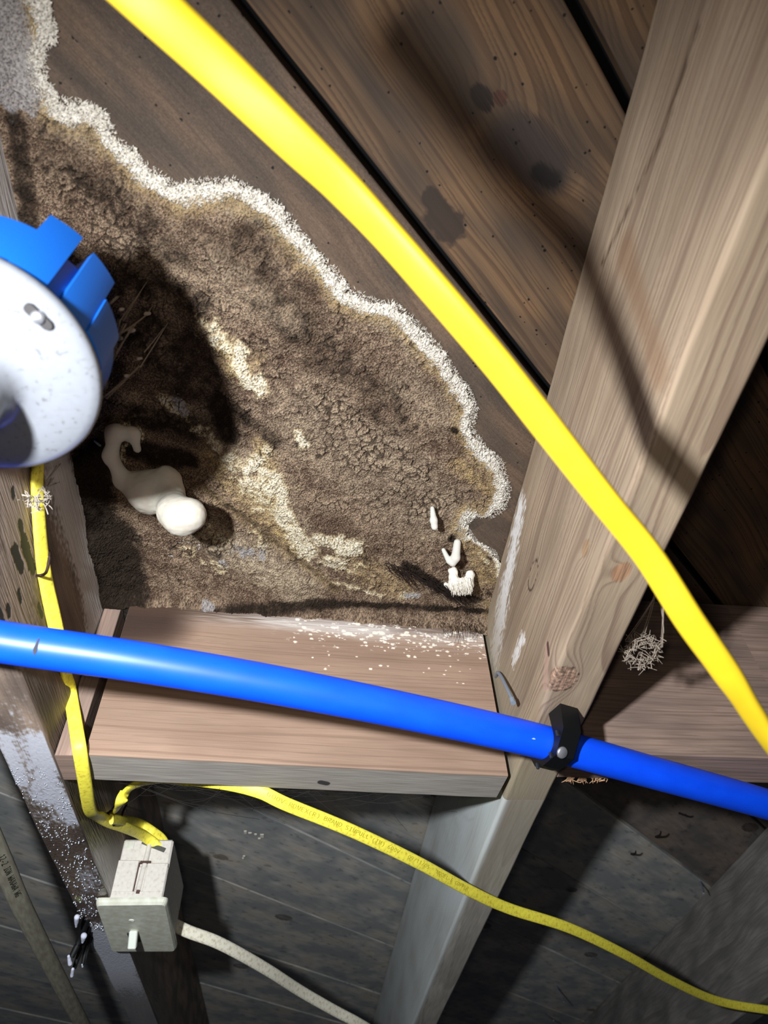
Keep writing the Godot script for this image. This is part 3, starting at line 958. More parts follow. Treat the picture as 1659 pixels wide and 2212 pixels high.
# ---------------------------------------------------------------- dry rot
func build_fungus() -> void:
	var t0 := Time.get_ticks_msec()
	var X0 := -0.1935
	var X1 := 0.1668
	var Z0 := -0.5375
	var Z1 := -0.005
	var cell := 0.00046
	var W := int((X1 - X0) / cell) + 1
	var H := int((Z1 - Z0) / cell) + 1
	var CW := 120
	var CH := 178
	var line := [Vector2(-0.2139, -0.0338), Vector2(-0.1602, -0.0472), Vector2(-0.1551, -0.0573), Vector2(-0.1522, -0.0681), Vector2(-0.1533, -0.0760), Vector2(-0.1609, -0.0803), Vector2(-0.1620, -0.0934), Vector2(-0.1567, -0.1042), Vector2(-0.1430, -0.1046), Vector2(-0.1323, -0.1086), Vector2(-0.1290, -0.1177), Vector2(-0.1213, -0.1276), Vector2(-0.1087, -0.1376), Vector2(-0.0945, -0.1454), Vector2(-0.0897, -0.1431), Vector2(-0.0792, -0.1417), Vector2(-0.0625, -0.1390), Vector2(-0.0488, -0.1438), Vector2(-0.0349, -0.1509), Vector2(-0.0234, -0.1635), Vector2(-0.0113, -0.1779), Vector2(0.0011, -0.1892), Vector2(0.0125, -0.2026), Vector2(0.0270, -0.2091), Vector2(0.0463, -0.2116), Vector2(0.0605, -0.2243), Vector2(0.0792, -0.2407), Vector2(0.0920, -0.2585), Vector2(0.1048, -0.2733), Vector2(0.1146, -0.2889), Vector2(0.1154, -0.3101), Vector2(0.1289, -0.3270), Vector2(0.1447, -0.3399), Vector2(0.1524, -0.3586), Vector2(0.1574, -0.3692), Vector2(0.1566, -0.3888), Vector2(0.1472, -0.3989), Vector2(0.1327, -0.4019), Vector2(0.1281, -0.4108), Vector2(0.1394, -0.4280), Vector2(0.1597, -0.4412), Vector2(0.1706, -0.4615), Vector2(0.1805, -0.5056), Vector2(0.1925, -0.5760), Vector2(-0.0373, -0.6327), Vector2(-0.2469, -0.6179), Vector2(-0.3751, -0.4205), Vector2(-0.3228, -0.1381)]
	var poly := PackedVector2Array(line)
	# soft capsules: channel, from, to, radius in millimetres, amount
	# 1 white, 2 ochre, 3 dark, 4 height in mm, 5 pale tan, 6 thin rim
	var feats := [
		[1, Vector2(-0.0828, -0.2365), Vector2(-0.0663, -0.2548), 11, 0.7], [1, Vector2(-0.0620, -0.2545), Vector2(-0.0583, -0.2787), 7, 1.0], [1, Vector2(-0.0574, -0.2806), Vector2(-0.0450, -0.2828), 6, 1.0], [1, Vector2(-0.0488, -0.2742), Vector2(-0.0450, -0.2817), 5, 0.9], [1, Vector2(-0.1200, -0.2987), Vector2(-0.1047, -0.3091), 7, 0.75],
		[1, Vector2(-0.0215, -0.3213), Vector2(-0.0142, -0.3327), 5, 1.0], [1, Vector2(-0.0543, -0.3572), Vector2(-0.0360, -0.3801), 16, 0.8], [1, Vector2(-0.0587, -0.3815), Vector2(-0.0361, -0.4055), 15, 0.6], [1, Vector2(-0.0349, -0.3800), Vector2(-0.0283, -0.4156), 7, 1.0], [1, Vector2(-0.0315, -0.4052), Vector2(-0.0085, -0.4534), 13, 1.0], [1, Vector2(-0.0000, -0.4331), Vector2(0.0331, -0.4425), 13, 0.9], [1, Vector2(0.0050, -0.4585), Vector2(0.0307, -0.4691), 12, 0.6],
		[1, Vector2(0.0130, -0.4523), Vector2(0.0259, -0.4603), 8, 0.75], [1, Vector2(-0.0724, -0.3514), Vector2(-0.0476, -0.3959), 14, 0.55], [1, Vector2(-0.0956, -0.3240), Vector2(-0.0725, -0.3537), 9, 0.5], [1, Vector2(-0.1618, -0.3284), Vector2(-0.1453, -0.3338), 8, 0.8], [1, Vector2(-0.1614, -0.3370), Vector2(-0.1619, -0.3640), 7, 0.7],
		[1, Vector2(-0.1028, -0.4200), Vector2(-0.0843, -0.4379), 9, 0.65], [1, Vector2(-0.1174, -0.4537), Vector2(-0.0864, -0.4754), 9, 0.4], [1, Vector2(0.0060, -0.4857), Vector2(0.0614, -0.5037), 4, 0.6], [1, Vector2(0.1288, -0.4097), Vector2(0.1616, -0.4423), 3.5, 1.0], [1, Vector2(0.1616, -0.4423), Vector2(0.1765, -0.4992), 4, 0.8],
		[1, Vector2(0.1462, -0.4420), Vector2(0.1534, -0.4534), 4, 0.6], [1, Vector2(0.0834, -0.5026), Vector2(0.0966, -0.5019), 6, 0.6], [1, Vector2(-0.1547, -0.0622), Vector2(-0.1542, -0.0755), 8, 1.0], [1, Vector2(-0.0448, -0.3360), Vector2(-0.0395, -0.3516), 4, 0.6], [1, Vector2(-0.1752, -0.0721), Vector2(-0.1765, -0.1036), 9, 0.55], [1, Vector2(-0.0601, -0.4282), Vector2(-0.0525, -0.4445), 8, 0.4],
		[2, Vector2(-0.0512, -0.3810), Vector2(-0.0200, -0.4483), 18, 0.9], [2, Vector2(-0.0747, -0.2500), Vector2(-0.0669, -0.2697), 11, 0.8], [2, Vector2(-0.0501, -0.3342), Vector2(-0.0414, -0.3564), 9, 0.7], [2, Vector2(-0.0904, -0.3503), Vector2(-0.0518, -0.4117), 13, 0.6], [2, Vector2(0.0391, -0.4686), Vector2(0.0756, -0.4914), 22, 0.5], [2, Vector2(0.1456, -0.4391), Vector2(0.1565, -0.4746), 16, 0.7],
		[2, Vector2(0.1089, -0.3422), Vector2(0.1408, -0.3693), 10, 0.7], [2, Vector2(-0.1649, -0.0631), Vector2(-0.1637, -0.0732), 10, 0.8], [2, Vector2(-0.0963, -0.3838), Vector2(0.0196, -0.5007), 6, 0.6], [2, Vector2(-0.0552, -0.2651), Vector2(-0.0485, -0.2572), 7, 0.5],
		[3, Vector2(-0.1314, -0.2055), Vector2(-0.0907, -0.2185), 20, 0.45], [3, Vector2(-0.0889, -0.2352), Vector2(-0.0897, -0.2907), 22, 0.45], [3, Vector2(-0.1242, -0.2447), Vector2(-0.1025, -0.2837), 32, 0.5], [3, Vector2(-0.0801, -0.2980), Vector2(-0.0747, -0.3270), 14, 0.75], [3, Vector2(-0.1428, -0.3145), Vector2(-0.0991, -0.3243), 20, 0.6], [3, Vector2(-0.1503, -0.3451), Vector2(-0.1088, -0.3560), 14, 0.8],
		[3, Vector2(-0.1845, -0.3608), Vector2(-0.1979, -0.5246), 24, 1.0], [3, Vector2(-0.1741, -0.4348), Vector2(-0.1712, -0.5298), 24, 0.9], [3, Vector2(-0.0963, -0.3838), Vector2(0.0196, -0.5007), 5, 0.45], [3, Vector2(-0.0527, -0.1811), Vector2(-0.0061, -0.2469), 30, 0.4], [3, Vector2(-0.0061, -0.2469), Vector2(0.0517, -0.2973), 28, 0.38], [3, Vector2(-0.1665, -0.5263), Vector2(0.0158, -0.5139), 8, 0.75],
		[3, Vector2(0.0158, -0.5139), Vector2(0.1647, -0.5185), 5, 0.8], [3, Vector2(0.0812, -0.4633), Vector2(0.1323, -0.5014), 8, 0.85], [3, Vector2(0.1323, -0.5014), Vector2(0.1555, -0.5055), 7, 0.8], [3, Vector2(-0.1841, -0.1146), Vector2(-0.1887, -0.1771), 9, 0.65], [3, Vector2(-0.1760, -0.3415), Vector2(-0.1741, -0.3449), 9, 1.0], [3, Vector2(0.1162, -0.4265), Vector2(0.1233, -0.4317), 5, 0.7],
		[3, Vector2(-0.1689, -0.1328), Vector2(-0.0944, -0.1903), 14, 0.35], [3, Vector2(-0.0830, -0.2902), Vector2(-0.0358, -0.3332), 9, 0.55], [3, Vector2(-0.1057, -0.4588), Vector2(-0.0525, -0.4445), 6, 0.3],
		[4, Vector2(-0.0228, -0.2102), Vector2(0.0864, -0.3436), 48, 3.5], [4, Vector2(-0.0980, -0.1671), Vector2(-0.0289, -0.2308), 30, 2.5], [4, Vector2(-0.0889, -0.2352), Vector2(-0.0491, -0.2839), 20, 3.0], [4, Vector2(-0.1179, -0.2443), Vector2(-0.0931, -0.2909), 30, -6.0], [4, Vector2(-0.0655, -0.3626), Vector2(0.0213, -0.4518), 22, 4.0], [4, Vector2(-0.0854, -0.4577), Vector2(-0.0195, -0.4964), 26, 5.0],
		[4, Vector2(-0.1936, -0.4359), Vector2(-0.1916, -0.5243), 26, 8.0], [4, Vector2(-0.0963, -0.3838), Vector2(0.0219, -0.5038), 7, -3.0], [4, Vector2(-0.0016, -0.2806), Vector2(0.0556, -0.3363), 6, -2.0], [4, Vector2(-0.1027, -0.2161), Vector2(-0.0220, -0.2781), 5, -2.0], [4, Vector2(-0.1410, -0.3271), Vector2(-0.1019, -0.3602), 20, -4.0], [4, Vector2(-0.1760, -0.3415), Vector2(-0.1741, -0.3449), 6, -8.0], [4, Vector2(0.1191, -0.4263), Vector2(0.1226, -0.4404), 6, -4.0],
		[5, Vector2(-0.0997, -0.4305), Vector2(-0.0152, -0.4961), 28, 0.8], [5, Vector2(0.0519, -0.3366), Vector2(0.1072, -0.4077), 36, 0.45], [5, Vector2(-0.0147, -0.3059), Vector2(0.0812, -0.3933), 44, 0.4], [5, Vector2(0.0595, -0.2724), Vector2(0.0911, -0.2988), 24, 0.35], [5, Vector2(-0.1238, -0.1926), Vector2(-0.0598, -0.2129), 24, 0.25],
		[8, Vector2(-0.1787, -0.0488), Vector2(-0.1800, -0.1005), 17, 1.0], [8, Vector2(-0.1124, -0.3002), Vector2(-0.1048, -0.3099), 5, 0.9], [8, Vector2(-0.1034, -0.5134), Vector2(-0.0993, -0.5164), 5, 0.9], [8, Vector2(0.0878, -0.5024), Vector2(0.0966, -0.5019), 5, 1.0], [8, Vector2(-0.0857, -0.4635), Vector2(-0.0818, -0.4662), 4, 0.6], [8, Vector2(-0.0770, -0.4515), Vector2(-0.0528, -0.4559), 10, 0.4],
		[7, Vector2(-0.1518, -0.1548), Vector2(-0.1267, -0.1928), 22, 1.0], [7, Vector2(-0.0482, -0.2463), Vector2(-0.0217, -0.3064), 14, 0.9], [7, Vector2(-0.0007, -0.3050), Vector2(0.0877, -0.3826), 36, 0.8], [7, Vector2(-0.1254, -0.4542), Vector2(-0.0848, -0.4463), 16, 1.0], [7, Vector2(-0.0035, -0.2289), Vector2(0.0313, -0.2628), 20, 0.4], [7, Vector2(0.0374, -0.4451), Vector2(0.0466, -0.4563), 8, 0.9],
		[3, Vector2(0.0996, -0.3094), Vector2(0.1024, -0.3109), 3.2, 1.2], [3, Vector2(0.1550, -0.4480), Vector2(0.1565, -0.4491), 3, 0.9], [5, Vector2(-0.1601, -0.1150), Vector2(-0.0464, -0.1602), 9, 0.5], [5, Vector2(-0.0464, -0.1602), Vector2(0.0631, -0.2456), 9, 0.4], [5, Vector2(-0.0737, -0.1887), Vector2(-0.0226, -0.2303), 14, 0.4], [5, Vector2(-0.0912, -0.3111), Vector2(-0.0203, -0.4259), 20, 0.5], [3, Vector2(-0.1631, -0.1298), Vector2(-0.0997, -0.1847), 18, 0.4], [3, Vector2(-0.0870, -0.1720), Vector2(-0.0470, -0.1867), 14, 0.35],
		[4, Vector2(-0.1626, -0.1273), Vector2(-0.0875, -0.1778), 14, 2.0], [4, Vector2(-0.0766, -0.1890), Vector2(-0.0289, -0.2308), 16, 2.5], [4, Vector2(-0.0470, -0.1867), Vector2(0.0443, -0.2936), 12, -2.0],
		[6, Vector2(0.1386, -0.4005), Vector2(0.1333, -0.4171), 14, 0.8], [6, Vector2(0.1389, -0.4252), Vector2(0.1693, -0.4616), 14, 0.85], [6, Vector2(0.1693, -0.4616), Vector2(0.1910, -0.5685), 14, 0.8], [6, Vector2(-0.1611, -0.0813), Vector2(-0.1619, -0.0989), 9, 0.4]]
	var ch := []
	for k in 9:
		var f := PackedFloat32Array()
		f.resize(CW * CH)
		ch.append(f)
	for j in CH:
		for i in CW:
			var p := Vector2(lerpf(X0, X1, i / (CW - 1.0)), lerpf(Z0, Z1, j / (CH - 1.0)))
			var d := 1.0
			for k in poly.size():
				d = minf(d, p.distance_squared_to(Geometry2D.get_closest_point_to_segment(p, poly[k], poly[(k + 1) % poly.size()])))
			ch[0][j * CW + i] = sqrt(d) * 1000.0 * (1.0 if Geometry2D.is_point_in_polygon(p, poly) else -1.0)
	for ft in feats:
		var c: int = ft[0]
		var a: Vector2 = ft[1]
		var b: Vector2 = ft[2]
		var r: float = ft[3] * 0.001
		var i0 := clampi(int((minf(a.x, b.x) - r - X0) / (X1 - X0) * (CW - 1)), 0, CW - 1)
		var i1 := clampi(int((maxf(a.x, b.x) + r - X0) / (X1 - X0) * (CW - 1)) + 1, 0, CW - 1)
		var j0 := clampi(int((minf(a.y, b.y) - r - Z0) / (Z1 - Z0) * (CH - 1)), 0, CH - 1)
		var j1 := clampi(int((maxf(a.y, b.y) + r - Z0) / (Z1 - Z0) * (CH - 1)) + 1, 0, CH - 1)
		for j in range(j0, j1 + 1):
			for i in range(i0, i1 + 1):
				var p := Vector2(lerpf(X0, X1, i / (CW - 1.0)), lerpf(Z0, Z1, j / (CH - 1.0)))
				var k := cap(p, a, b, r)
				if k <= 0.0:
					continue
				var val: float = ft[4] * (k * k * (3.0 - 2.0 * k) if c == 4 else minf(k * 1.6, 1.0))
				var at := j * CW + i
				if c == 4:
					ch[c][at] += val
				else:
					ch[c][at] = maxf(ch[c][at], val)
	var big := []
	for k in 9:
		var im := Image.create_from_data(CW, CH, false, Image.FORMAT_RF, (ch[k] as PackedFloat32Array).to_byte_array())
		im.resize(W, H, Image.INTERPOLATE_BILINEAR)
		big.append(im.get_data().to_float32_array())
	var nb := func(seed_: int, freq: float, oct: int, type: int) -> PackedByteArray:
		var n := FastNoiseLite.new()
		n.seed = seed_
		n.frequency = freq
		n.noise_type = type
		n.fractal_octaves = oct
		if type == FastNoiseLite.TYPE_CELLULAR:
			n.cellular_return_type = FastNoiseLite.RETURN_DISTANCE2_SUB
			n.fractal_type = FastNoiseLite.FRACTAL_NONE if oct == 1 else FastNoiseLite.FRACTAL_FBM
			n.domain_warp_enabled = true
			n.domain_warp_amplitude = 14.0
			n.domain_warp_frequency = 0.03
		var im := n.get_image(W, H, false, false, true)
		im.convert(Image.FORMAT_L8)
		return im.get_data()
	var nA: PackedByteArray = nb.call(1, 0.02 * cell * 1000.0, 3, FastNoiseLite.TYPE_SIMPLEX_SMOOTH)
	var nB: PackedByteArray = nb.call(2, 0.12 * cell * 1000.0, 4, FastNoiseLite.TYPE_SIMPLEX_SMOOTH)
	var nC: PackedByteArray = nb.call(3, 0.42 * cell * 1000.0, 3, FastNoiseLite.TYPE_SIMPLEX)
	var nD: PackedByteArray = nb.call(4, 0.13 * cell * 1000.0, 1, FastNoiseLite.TYPE_CELLULAR)
	var nE: PackedByteArray = nb.call(5, 0.55 * cell * 1000.0, 2, FastNoiseLite.TYPE_CELLULAR)
	var nF: PackedByteArray = nb.call(6, 0.05 * cell * 1000.0, 4, FastNoiseLite.TYPE_SIMPLEX_SMOOTH)
	var nG: PackedByteArray = nb.call(7, 1.1 * cell * 1000.0, 2, FastNoiseLite.TYPE_SIMPLEX)
	var ns := FastNoiseLite.new()
	ns.seed = 9
	ns.frequency = 1.0
	ns.fractal_octaves = 3
	var hgt := PackedFloat32Array()
	hgt.resize(W * H)
	var col := PackedColorArray()
	col.resize(W * H)
	var c_rim := Color(0.84, 0.825, 0.79)
	var c_rim2 := Color(0.66, 0.63, 0.58)
	var c_och := Color(0.57, 0.485, 0.33)
	var c_a := Color(0.465, 0.395, 0.33)
	var c_b := Color(0.27, 0.215, 0.18)
	var c_tan := Color(0.59, 0.535, 0.455)
	var c_dark := Color(0.125, 0.105, 0.09)
	var c_white := Color(0.76, 0.745, 0.69)
	var ids := PackedInt32Array()
	ids.resize(W * H)
	ids.fill(-1)
	for j in H:
		var z := Z0 + j * cell
		for i in W:
			var o := j * W + i
			var a := nA[o] / 255.0
			var b := nB[o] / 255.0
			var c := nC[o] / 255.0
			var e := nE[o] / 255.0
			var f := nF[o] / 255.0
			var g := nG[o] / 255.0
			var d: float = big[0][o] + (f - 0.5) * 7.0 + (b - 0.5) * 5.0 + (c - 0.5) * 2.5
			if d < 0.0:
				continue
			var x := X0 + i * cell
			if z < -0.5125 - (x + 0.17) * 0.07:
				continue
			var thin: float = big[6][o]
			var band := ns.get_noise_2d((x - z) * 9.0 + 0.8 * f, (x + z) * 34.0 + 1.2 * f)
			var rim := lerpf(11.0 + 5.0 * (a - 0.5), 2.6, thin)
			var t := d / rim
			var wr := 1.0 - ss(0.72, 1.05, t + (c - 0.5) * 0.5)
			var oc := ss(0.7, 1.05, t) * (1.0 - ss(1.1, 1.9, t + (b - 0.5) * 0.6))
			var cr := nD[o] / 255.0
			var crack := (1.0 - ss(0.05, 0.16, cr)) * ss(0.5, 0.66, f * 0.5 + a * 0.5 - 0.06 + 0.3 * float(big[7][o]))
			var k := clampf(0.52 + (b - 0.5) * 1.0 + (a - 0.5) * 0.8 + (c - 0.5) * 0.9 + (g - 0.5) * 1.2 + band * 0.75, 0.0, 1.0)
			var q := c_b.lerp(c_a, k)
			q = q.lerp(c_tan, big[5][o] * clampf(0.75 + (b - 0.5), 0.0, 1.0))
			var och: float = maxf(oc * 0.75, big[2][o])
			q = q.lerp(c_och, clampf(och * (0.7 + (b - 0.5) * 1.2), 0.0, 1.0))
			var dk: float = big[3][o]
			var dkm := ss(0.12, 0.85, dk + (b - 0.5) * 0.55 + (f - 0.5) * 0.35 + (g - 0.5) * 0.3) if dk > 0.0 else 0.0
			q = q.lerp(c_dark, clampf(dkm * 0.9, 0.0, 0.95))
			var wt: float = big[1][o]
			if wt > 0.0:
				wt = ss(0.18, 0.95, wt + (f - 0.5) * 0.9 + (b - 0.5) * 1.0 + (g - 0.5) * 0.3)
				wt *= ss(0.25, 0.55, e * 0.5 + c * 0.5 + 0.15)
				q = q.lerp(c_och, minf(wt * 2.0, 0.7)).lerp(c_white, wt * 0.75)
			var gy: float = big[8][o]
			if gy > 0.0:
				q = q.lerp(Color(0.50, 0.485, 0.49), 0.85 * ss(0.2, 0.6, gy + (f - 0.5) * 0.8 + (b - 0.5) * 0.6))
			q = q.lerp(c_rim2.lerp(c_rim, ss(0.1, 0.5, e + (g - 0.5) * 0.5)), wr).lerp(c_b, wr * ss(0.30, 0.16, g * 0.6 + c * 0.4))
			var pit := ss(0.40, 0.27, g * 0.6 + c * 0.4)
			q = q.lerp(c_dark, pit * 0.5 * (1.0 - 0.7 * minf(wt, 1.0)))
			q = q.lerp(c_tan, ss(0.66, 0.8, g) * 0.5 * (1.0 - dkm))
			q = q.lerp(c_dark, crack * 0.6 * (1.0 - wr) * (1.0 - 0.8 * minf(wt, 1.0)))
			var sh := 0.86 + 0.3 * c
			col[o] = Color(q.r * sh, q.g * sh, q.b * sh)
			var hh: float = 0.6 + 2.6 * ss(0.0, 5.0, d) + big[4][o]
			hh += wr * (1.3 * e + 1.1 * b + 1.0 * (g - 0.3))
			var gran := 1.0 - wr
			hh += gran * ((b - 0.5) * 0.9 + band * 2.0 + ((c - 0.5) * 1.2 + (g - 0.5) * 1.1) * (1.0 + 0.5 * dkm) * (1.0 - 0.6 * wt) + (f - 0.5) * 4.0 * ss(8.0, 30.0, d) - crack * 1.1 * (1.0 - 0.8 * minf(wt, 1.0)))
			hh += wt * 0.3
			hh += 15.0 * exp(-maxf(0.0, z - (-0.5117 - (x + 0.17) * 0.07)) / 0.0085)
			hh += 9.0 * exp(-(x + 0.193) / 0.012) * ss(-0.12, -0.3, z)
			hh += 3.0 * exp(-(0.1666 - x) / 0.008)
			hgt[o] = clampf(hh, 0.3, 24.0) * 0.001
			ids[o] = 0
	var mb := MB.new()
	for j in H:
		var z := Z0 + j * cell
		for i in W:
			var o := j * W + i
			if ids[o] < 0:
				continue
			var hx := hgt[o + 1] if i < W - 1 else hgt[o]
			var hw := hgt[o - 1] if i > 0 else hgt[o]
			var hz := hgt[o + W] if j < H - 1 else hgt[o]
			var hy := hgt[o - W] if j > 0 else hgt[o]
			ids[o] = mb.v.size()
			mb.v.append(Vector3(X0 + i * cell, CEIL - hgt[o], z))
			mb.n.append(Vector3(-(hx - hw) / (2.0 * cell), -1.0, -(hz - hy) / (2.0 * cell)).normalized())
			mb.t.append(Vector2(i * cell, j * cell))
			mb.c.append(col[o])
	for j in H - 1:
		for i in W - 1:
			var o := j * W + i
			var p := ids[o]
			var q := ids[o + 1]
			var r := ids[o + W]
			var s := ids[o + W + 1]
			if p < 0 or q < 0 or r < 0 or s < 0:
				continue
			mb.i.append(p); mb.i.append(s); mb.i.append(q)
			mb.i.append(p); mb.i.append(r); mb.i.append(s)
	var m := mat(Color.WHITE, 0.92, 0.2)
	m.vertex_color_use_as_albedo = true
	m.vertex_color_is_srgb = true
	m.heightmap_enabled = true
	m.heightmap_texture = noise_tex(44, 0.08, 512, Color.BLACK, Color.WHITE, FastNoiseLite.TYPE_SIMPLEX, 3)
	m.heightmap_scale = 0.05
	m.uv1_scale = Vector3(12, 12, 12)
	M.fungus = m
	var fo := thing("dry_rot_fungus", "large crusty brown dry rot growth with a woolly white rim spread over the boards", "fungus", Vector3(0, CEIL, -0.3))
	part_at("mat", mb, m, fo)
	print("fungus ms ", Time.get_ticks_msec() - t0, " verts ", mb.v.size())
	# woolly threads along the rim
	var rn := RandomNumberGenerator.new()
	rn.seed = 77
	var th := MB.new()
	for k in range(1, 43):
		var a: Vector2 = line[k]
		var b: Vector2 = line[k + 1]
		var steps := int(a.distance_to(b) / 0.00009)
		var nrm2 := Vector2(-(b - a).y, (b - a).x).normalized()
		if Geometry2D.is_point_in_polygon((a + b) / 2 + nrm2 * 0.003, poly):
			nrm2 = -nrm2
		var thinr := 0.3 if k > 35 else 1.0
		for s in steps:
			var p2 := a.lerp(b, rn.randf()) - nrm2 * rn.randf_range(-0.0012, 0.010) * thinr
			if p2.x < -0.19 or p2.x > 0.164:
				continue
			var p := Vector3(p2.x, CEIL - rn.randf_range(0.001, 0.0045) * (0.4 + 0.6 * thinr), p2.y)
			var d2 := nrm2.rotated(rn.randf_range(-1.2, 1.2)) * rn.randf_range(0.0008, 0.0024) * thinr
			var q := p + Vector3(d2.x, rn.randf_range(-0.0016, 0.0022), d2.y)
			q.y = minf(q.y, CEIL - 0.0003)
			var up := Vector3(0, 1, 0)
			var sd := (q - p).cross(up).normalized() * 0.00011
			var m1 := p.lerp(q, 0.5) + Vector3(0, -0.0006, 0)
			var i0 := th.vert(p - sd, -up, Vector2.ZERO)
			var i1 := th.vert(p + sd, -up, Vector2.ZERO)
			var i2 := th.vert(m1 - sd, -up, Vector2.ZERO)
			var i3 := th.vert(m1 + sd, -up, Vector2.ZERO)
			var i4 := th.vert(q, -up, Vector2.ZERO)
			var i5 := th.vert(m1 + Vector3(0, -0.0003, 0), -up, Vector2.ZERO)
			th.tri(i0, i1, i3); th.tri(i0, i3, i2); th.tri(i2, i5, i4); th.tri(i5, i3, i4)
	part_at("rim_thread", th, M.hypha, fo).set_meta("kind", "stuff")
	# hanging white bodies
	mb = MB.new()
	var B0 := Vector3(-0.1028, 0.4067, -0.3647)
	blob(mb, [[Vector3(-0.1556, 0.4520, -0.3239), Vector3(-0.1623, 0.4500, -0.3444), 0.006, 0.005], [Vector3(-0.1623, 0.4500, -0.3444), Vector3(-0.1547, 0.4460, -0.3634), 0.005, 0.006], [Vector3(-0.1547, 0.4460, -0.3634), Vector3(-0.1362, 0.4380, -0.3697), 0.006, 0.013], [Vector3(-0.1362, 0.4380, -0.3697), Vector3(-0.1243, 0.4461, -0.3757), 0.013, 0.012], [Vector3(-0.1216, 0.4460, -0.3536), Vector3(-0.1262, 0.4420, -0.3677), 0.0035, 0.011], [Vector3(-0.1153, 0.4460, -0.3610), Vector3(-0.1246, 0.4400, -0.3730), 0.004, 0.012], [Vector3(-0.1582, 0.4520, -0.3237), Vector3(-0.1427, 0.4520, -0.3235), 0.005, 0.004], [Vector3(-0.1427, 0.4520, -0.3235), Vector3(-0.1412, 0.4500, -0.3365), 0.004, 0.003], [Vector3(-0.1547, 0.4480, -0.3673), Vector3(-0.1442, 0.4460, -0.3773), 0.006, 0.009], [Vector3(-0.1409, 0.4460, -0.3658), Vector3(-0.1199, 0.4450, -0.3600), 0.009, 0.009], [Vector3(-0.1340, 0.4410, -0.3782), Vector3(-0.1185, 0.4400, -0.3689), 0.012, 0.011], [Vector3(-0.1112, 0.4130, -0.3661), B0, 0.0115, 0.0125], [Vector3(-0.1356, 0.4460, -0.3599), Vector3(-0.1347, 0.4420, -0.3706), 0.003, 0.009], [Vector3(-0.1243, 0.4461, -0.3757), B0, 0.011, 0.0125], [B0, Vector3(-0.0961, 0.4036, -0.3597), 0.0125, 0.012]], 0.006, 0.0016, 0.0006, 3, lin(Color(0.95, 0.93, 0.9)))
	part_at("hanging_lobe", mb, M.white_growth, fo, "smooth white lobe hanging on a twisted stalk")
	mb = MB.new()
	blob(mb, [[Vector3(0.0938, 0.4580, -0.3889), Vector3(0.0950, 0.4490, -0.3945), 0.0018, 0.0030], [Vector3(0.0950, 0.4490, -0.3945), Vector3(0.0961, 0.4460, -0.3991), 0.0030, 0.0029]], 0.002, 0.0007)
	part_at("hanging_lobe", mb, M.white_growth, fo, "small white drop")
	mb = MB.new()
	blob(mb, [[Vector3(0.1214, 0.4580, -0.4273), Vector3(0.1198, 0.4470, -0.4354), 0.0032, 0.0040], [Vector3(0.1198, 0.4470, -0.4354), Vector3(0.1178, 0.4450, -0.4399), 0.0038, 0.0034], [Vector3(0.1092, 0.4530, -0.4322), Vector3(0.1144, 0.4460, -0.4388), 0.0018, 0.0026]], 0.002, 0.0007)
	part_at("hanging_lobe", mb, M.white_growth, fo, "white drop with a bent stalk in a hollow")
	mb = MB.new()
	var tc := Vector3(0.1295, 0.4480, -0.4636)
	blob(mb, [[Vector3(0.1224, 0.4560, -0.4614), Vector3(0.1243, 0.4470, -0.4689), 0.004, 0.005], [Vector3(0.1392, 0.4560, -0.4642), Vector3(0.1363, 0.4470, -0.4695), 0.004, 0.005], [Vector3(0.1243, 0.4470, -0.4689), Vector3(0.1363, 0.4470, -0.4695), 0.005, 0.005], [Vector3(0.1176, 0.4540, -0.4767), Vector3(0.1246, 0.4480, -0.4762), 0.002, 0.003]], 0.004, 0.0009, 0.0012)
	for k in 420:
		var fx := rn.randf()
		var p := (Vector3(0.1211, 0.4460, -0.4656)).lerp(Vector3(0.1377, 0.4460, -0.4635), fx) + Vector3(0, rn.randf_range(-0.001, 0.003), rn.randf_range(-0.003, 0.003))
		tube(mb, [p, p + Vector3(rn.randf_range(-0.0015, 0.0015), -0.003, -0.001), p + Vector3(rn.randf_range(-0.002, 0.002), -0.007 - 0.006 * rn.randf(), -0.003)], 0.0005, 0.0001, 2, 4)
	part_at("white_tuft", mb, M.hypha, fo, "brush-like white tuft in the right corner")
	# dark root-like strands in the corner by the tuft
	mb = MB.new()
	for k in 130:
		var f0 := rn.randf()
		var p := (Vector3(0.0599, 0.4490, -0.4465)).lerp(Vector3(0.1347, 0.4460, -0.4860), f0) + Vector3(rn.randf_range(-0.004, 0.004), rn.randf_range(-0.002, 0.002), rn.randf_range(-0.004, 0.004))
		var d := Vector3(0.02, -0.002, -0.016) * rn.randf_range(0.3, 1.0) + Vector3(rn.randf_range(-0.008, 0.008), rn.randf_range(-0.006, 0.003), rn.randf_range(-0.008, 0.008))
		tube(mb, [p, p + d * 0.5 + Vector3(rn.randf_range(-0.002, 0.002), -0.001, rn.randf_range(-0.002, 0.002)), p + d], 0.00035, 0.00012, 3, 4)
	for k in 20:
		var p := (Vector3(0.1183, 0.4470, -0.4918)).lerp(Vector3(0.1568, 0.4470, -0.4989), rn.randf())
		p.z = -0.52 + rn.randf_range(-0.004, 0.004) - (p.x) * 0.04
		tube(mb, [p, p + Vector3(rn.randf_range(-0.004, 0.004), -0.008, 0.002), p + Vector3(rn.randf_range(-0.006, 0.006), -0.012 - 0.012 * rn.randf(), 0.003)], 0.0003, 0.0001, 3, 4)
	part_at("root_strand", mb, M.root, fo, "fine dark strands").set_meta("kind", "stuff")
	# fuzzy dark threads in the hollow beside the lamp
	mb = MB.new()
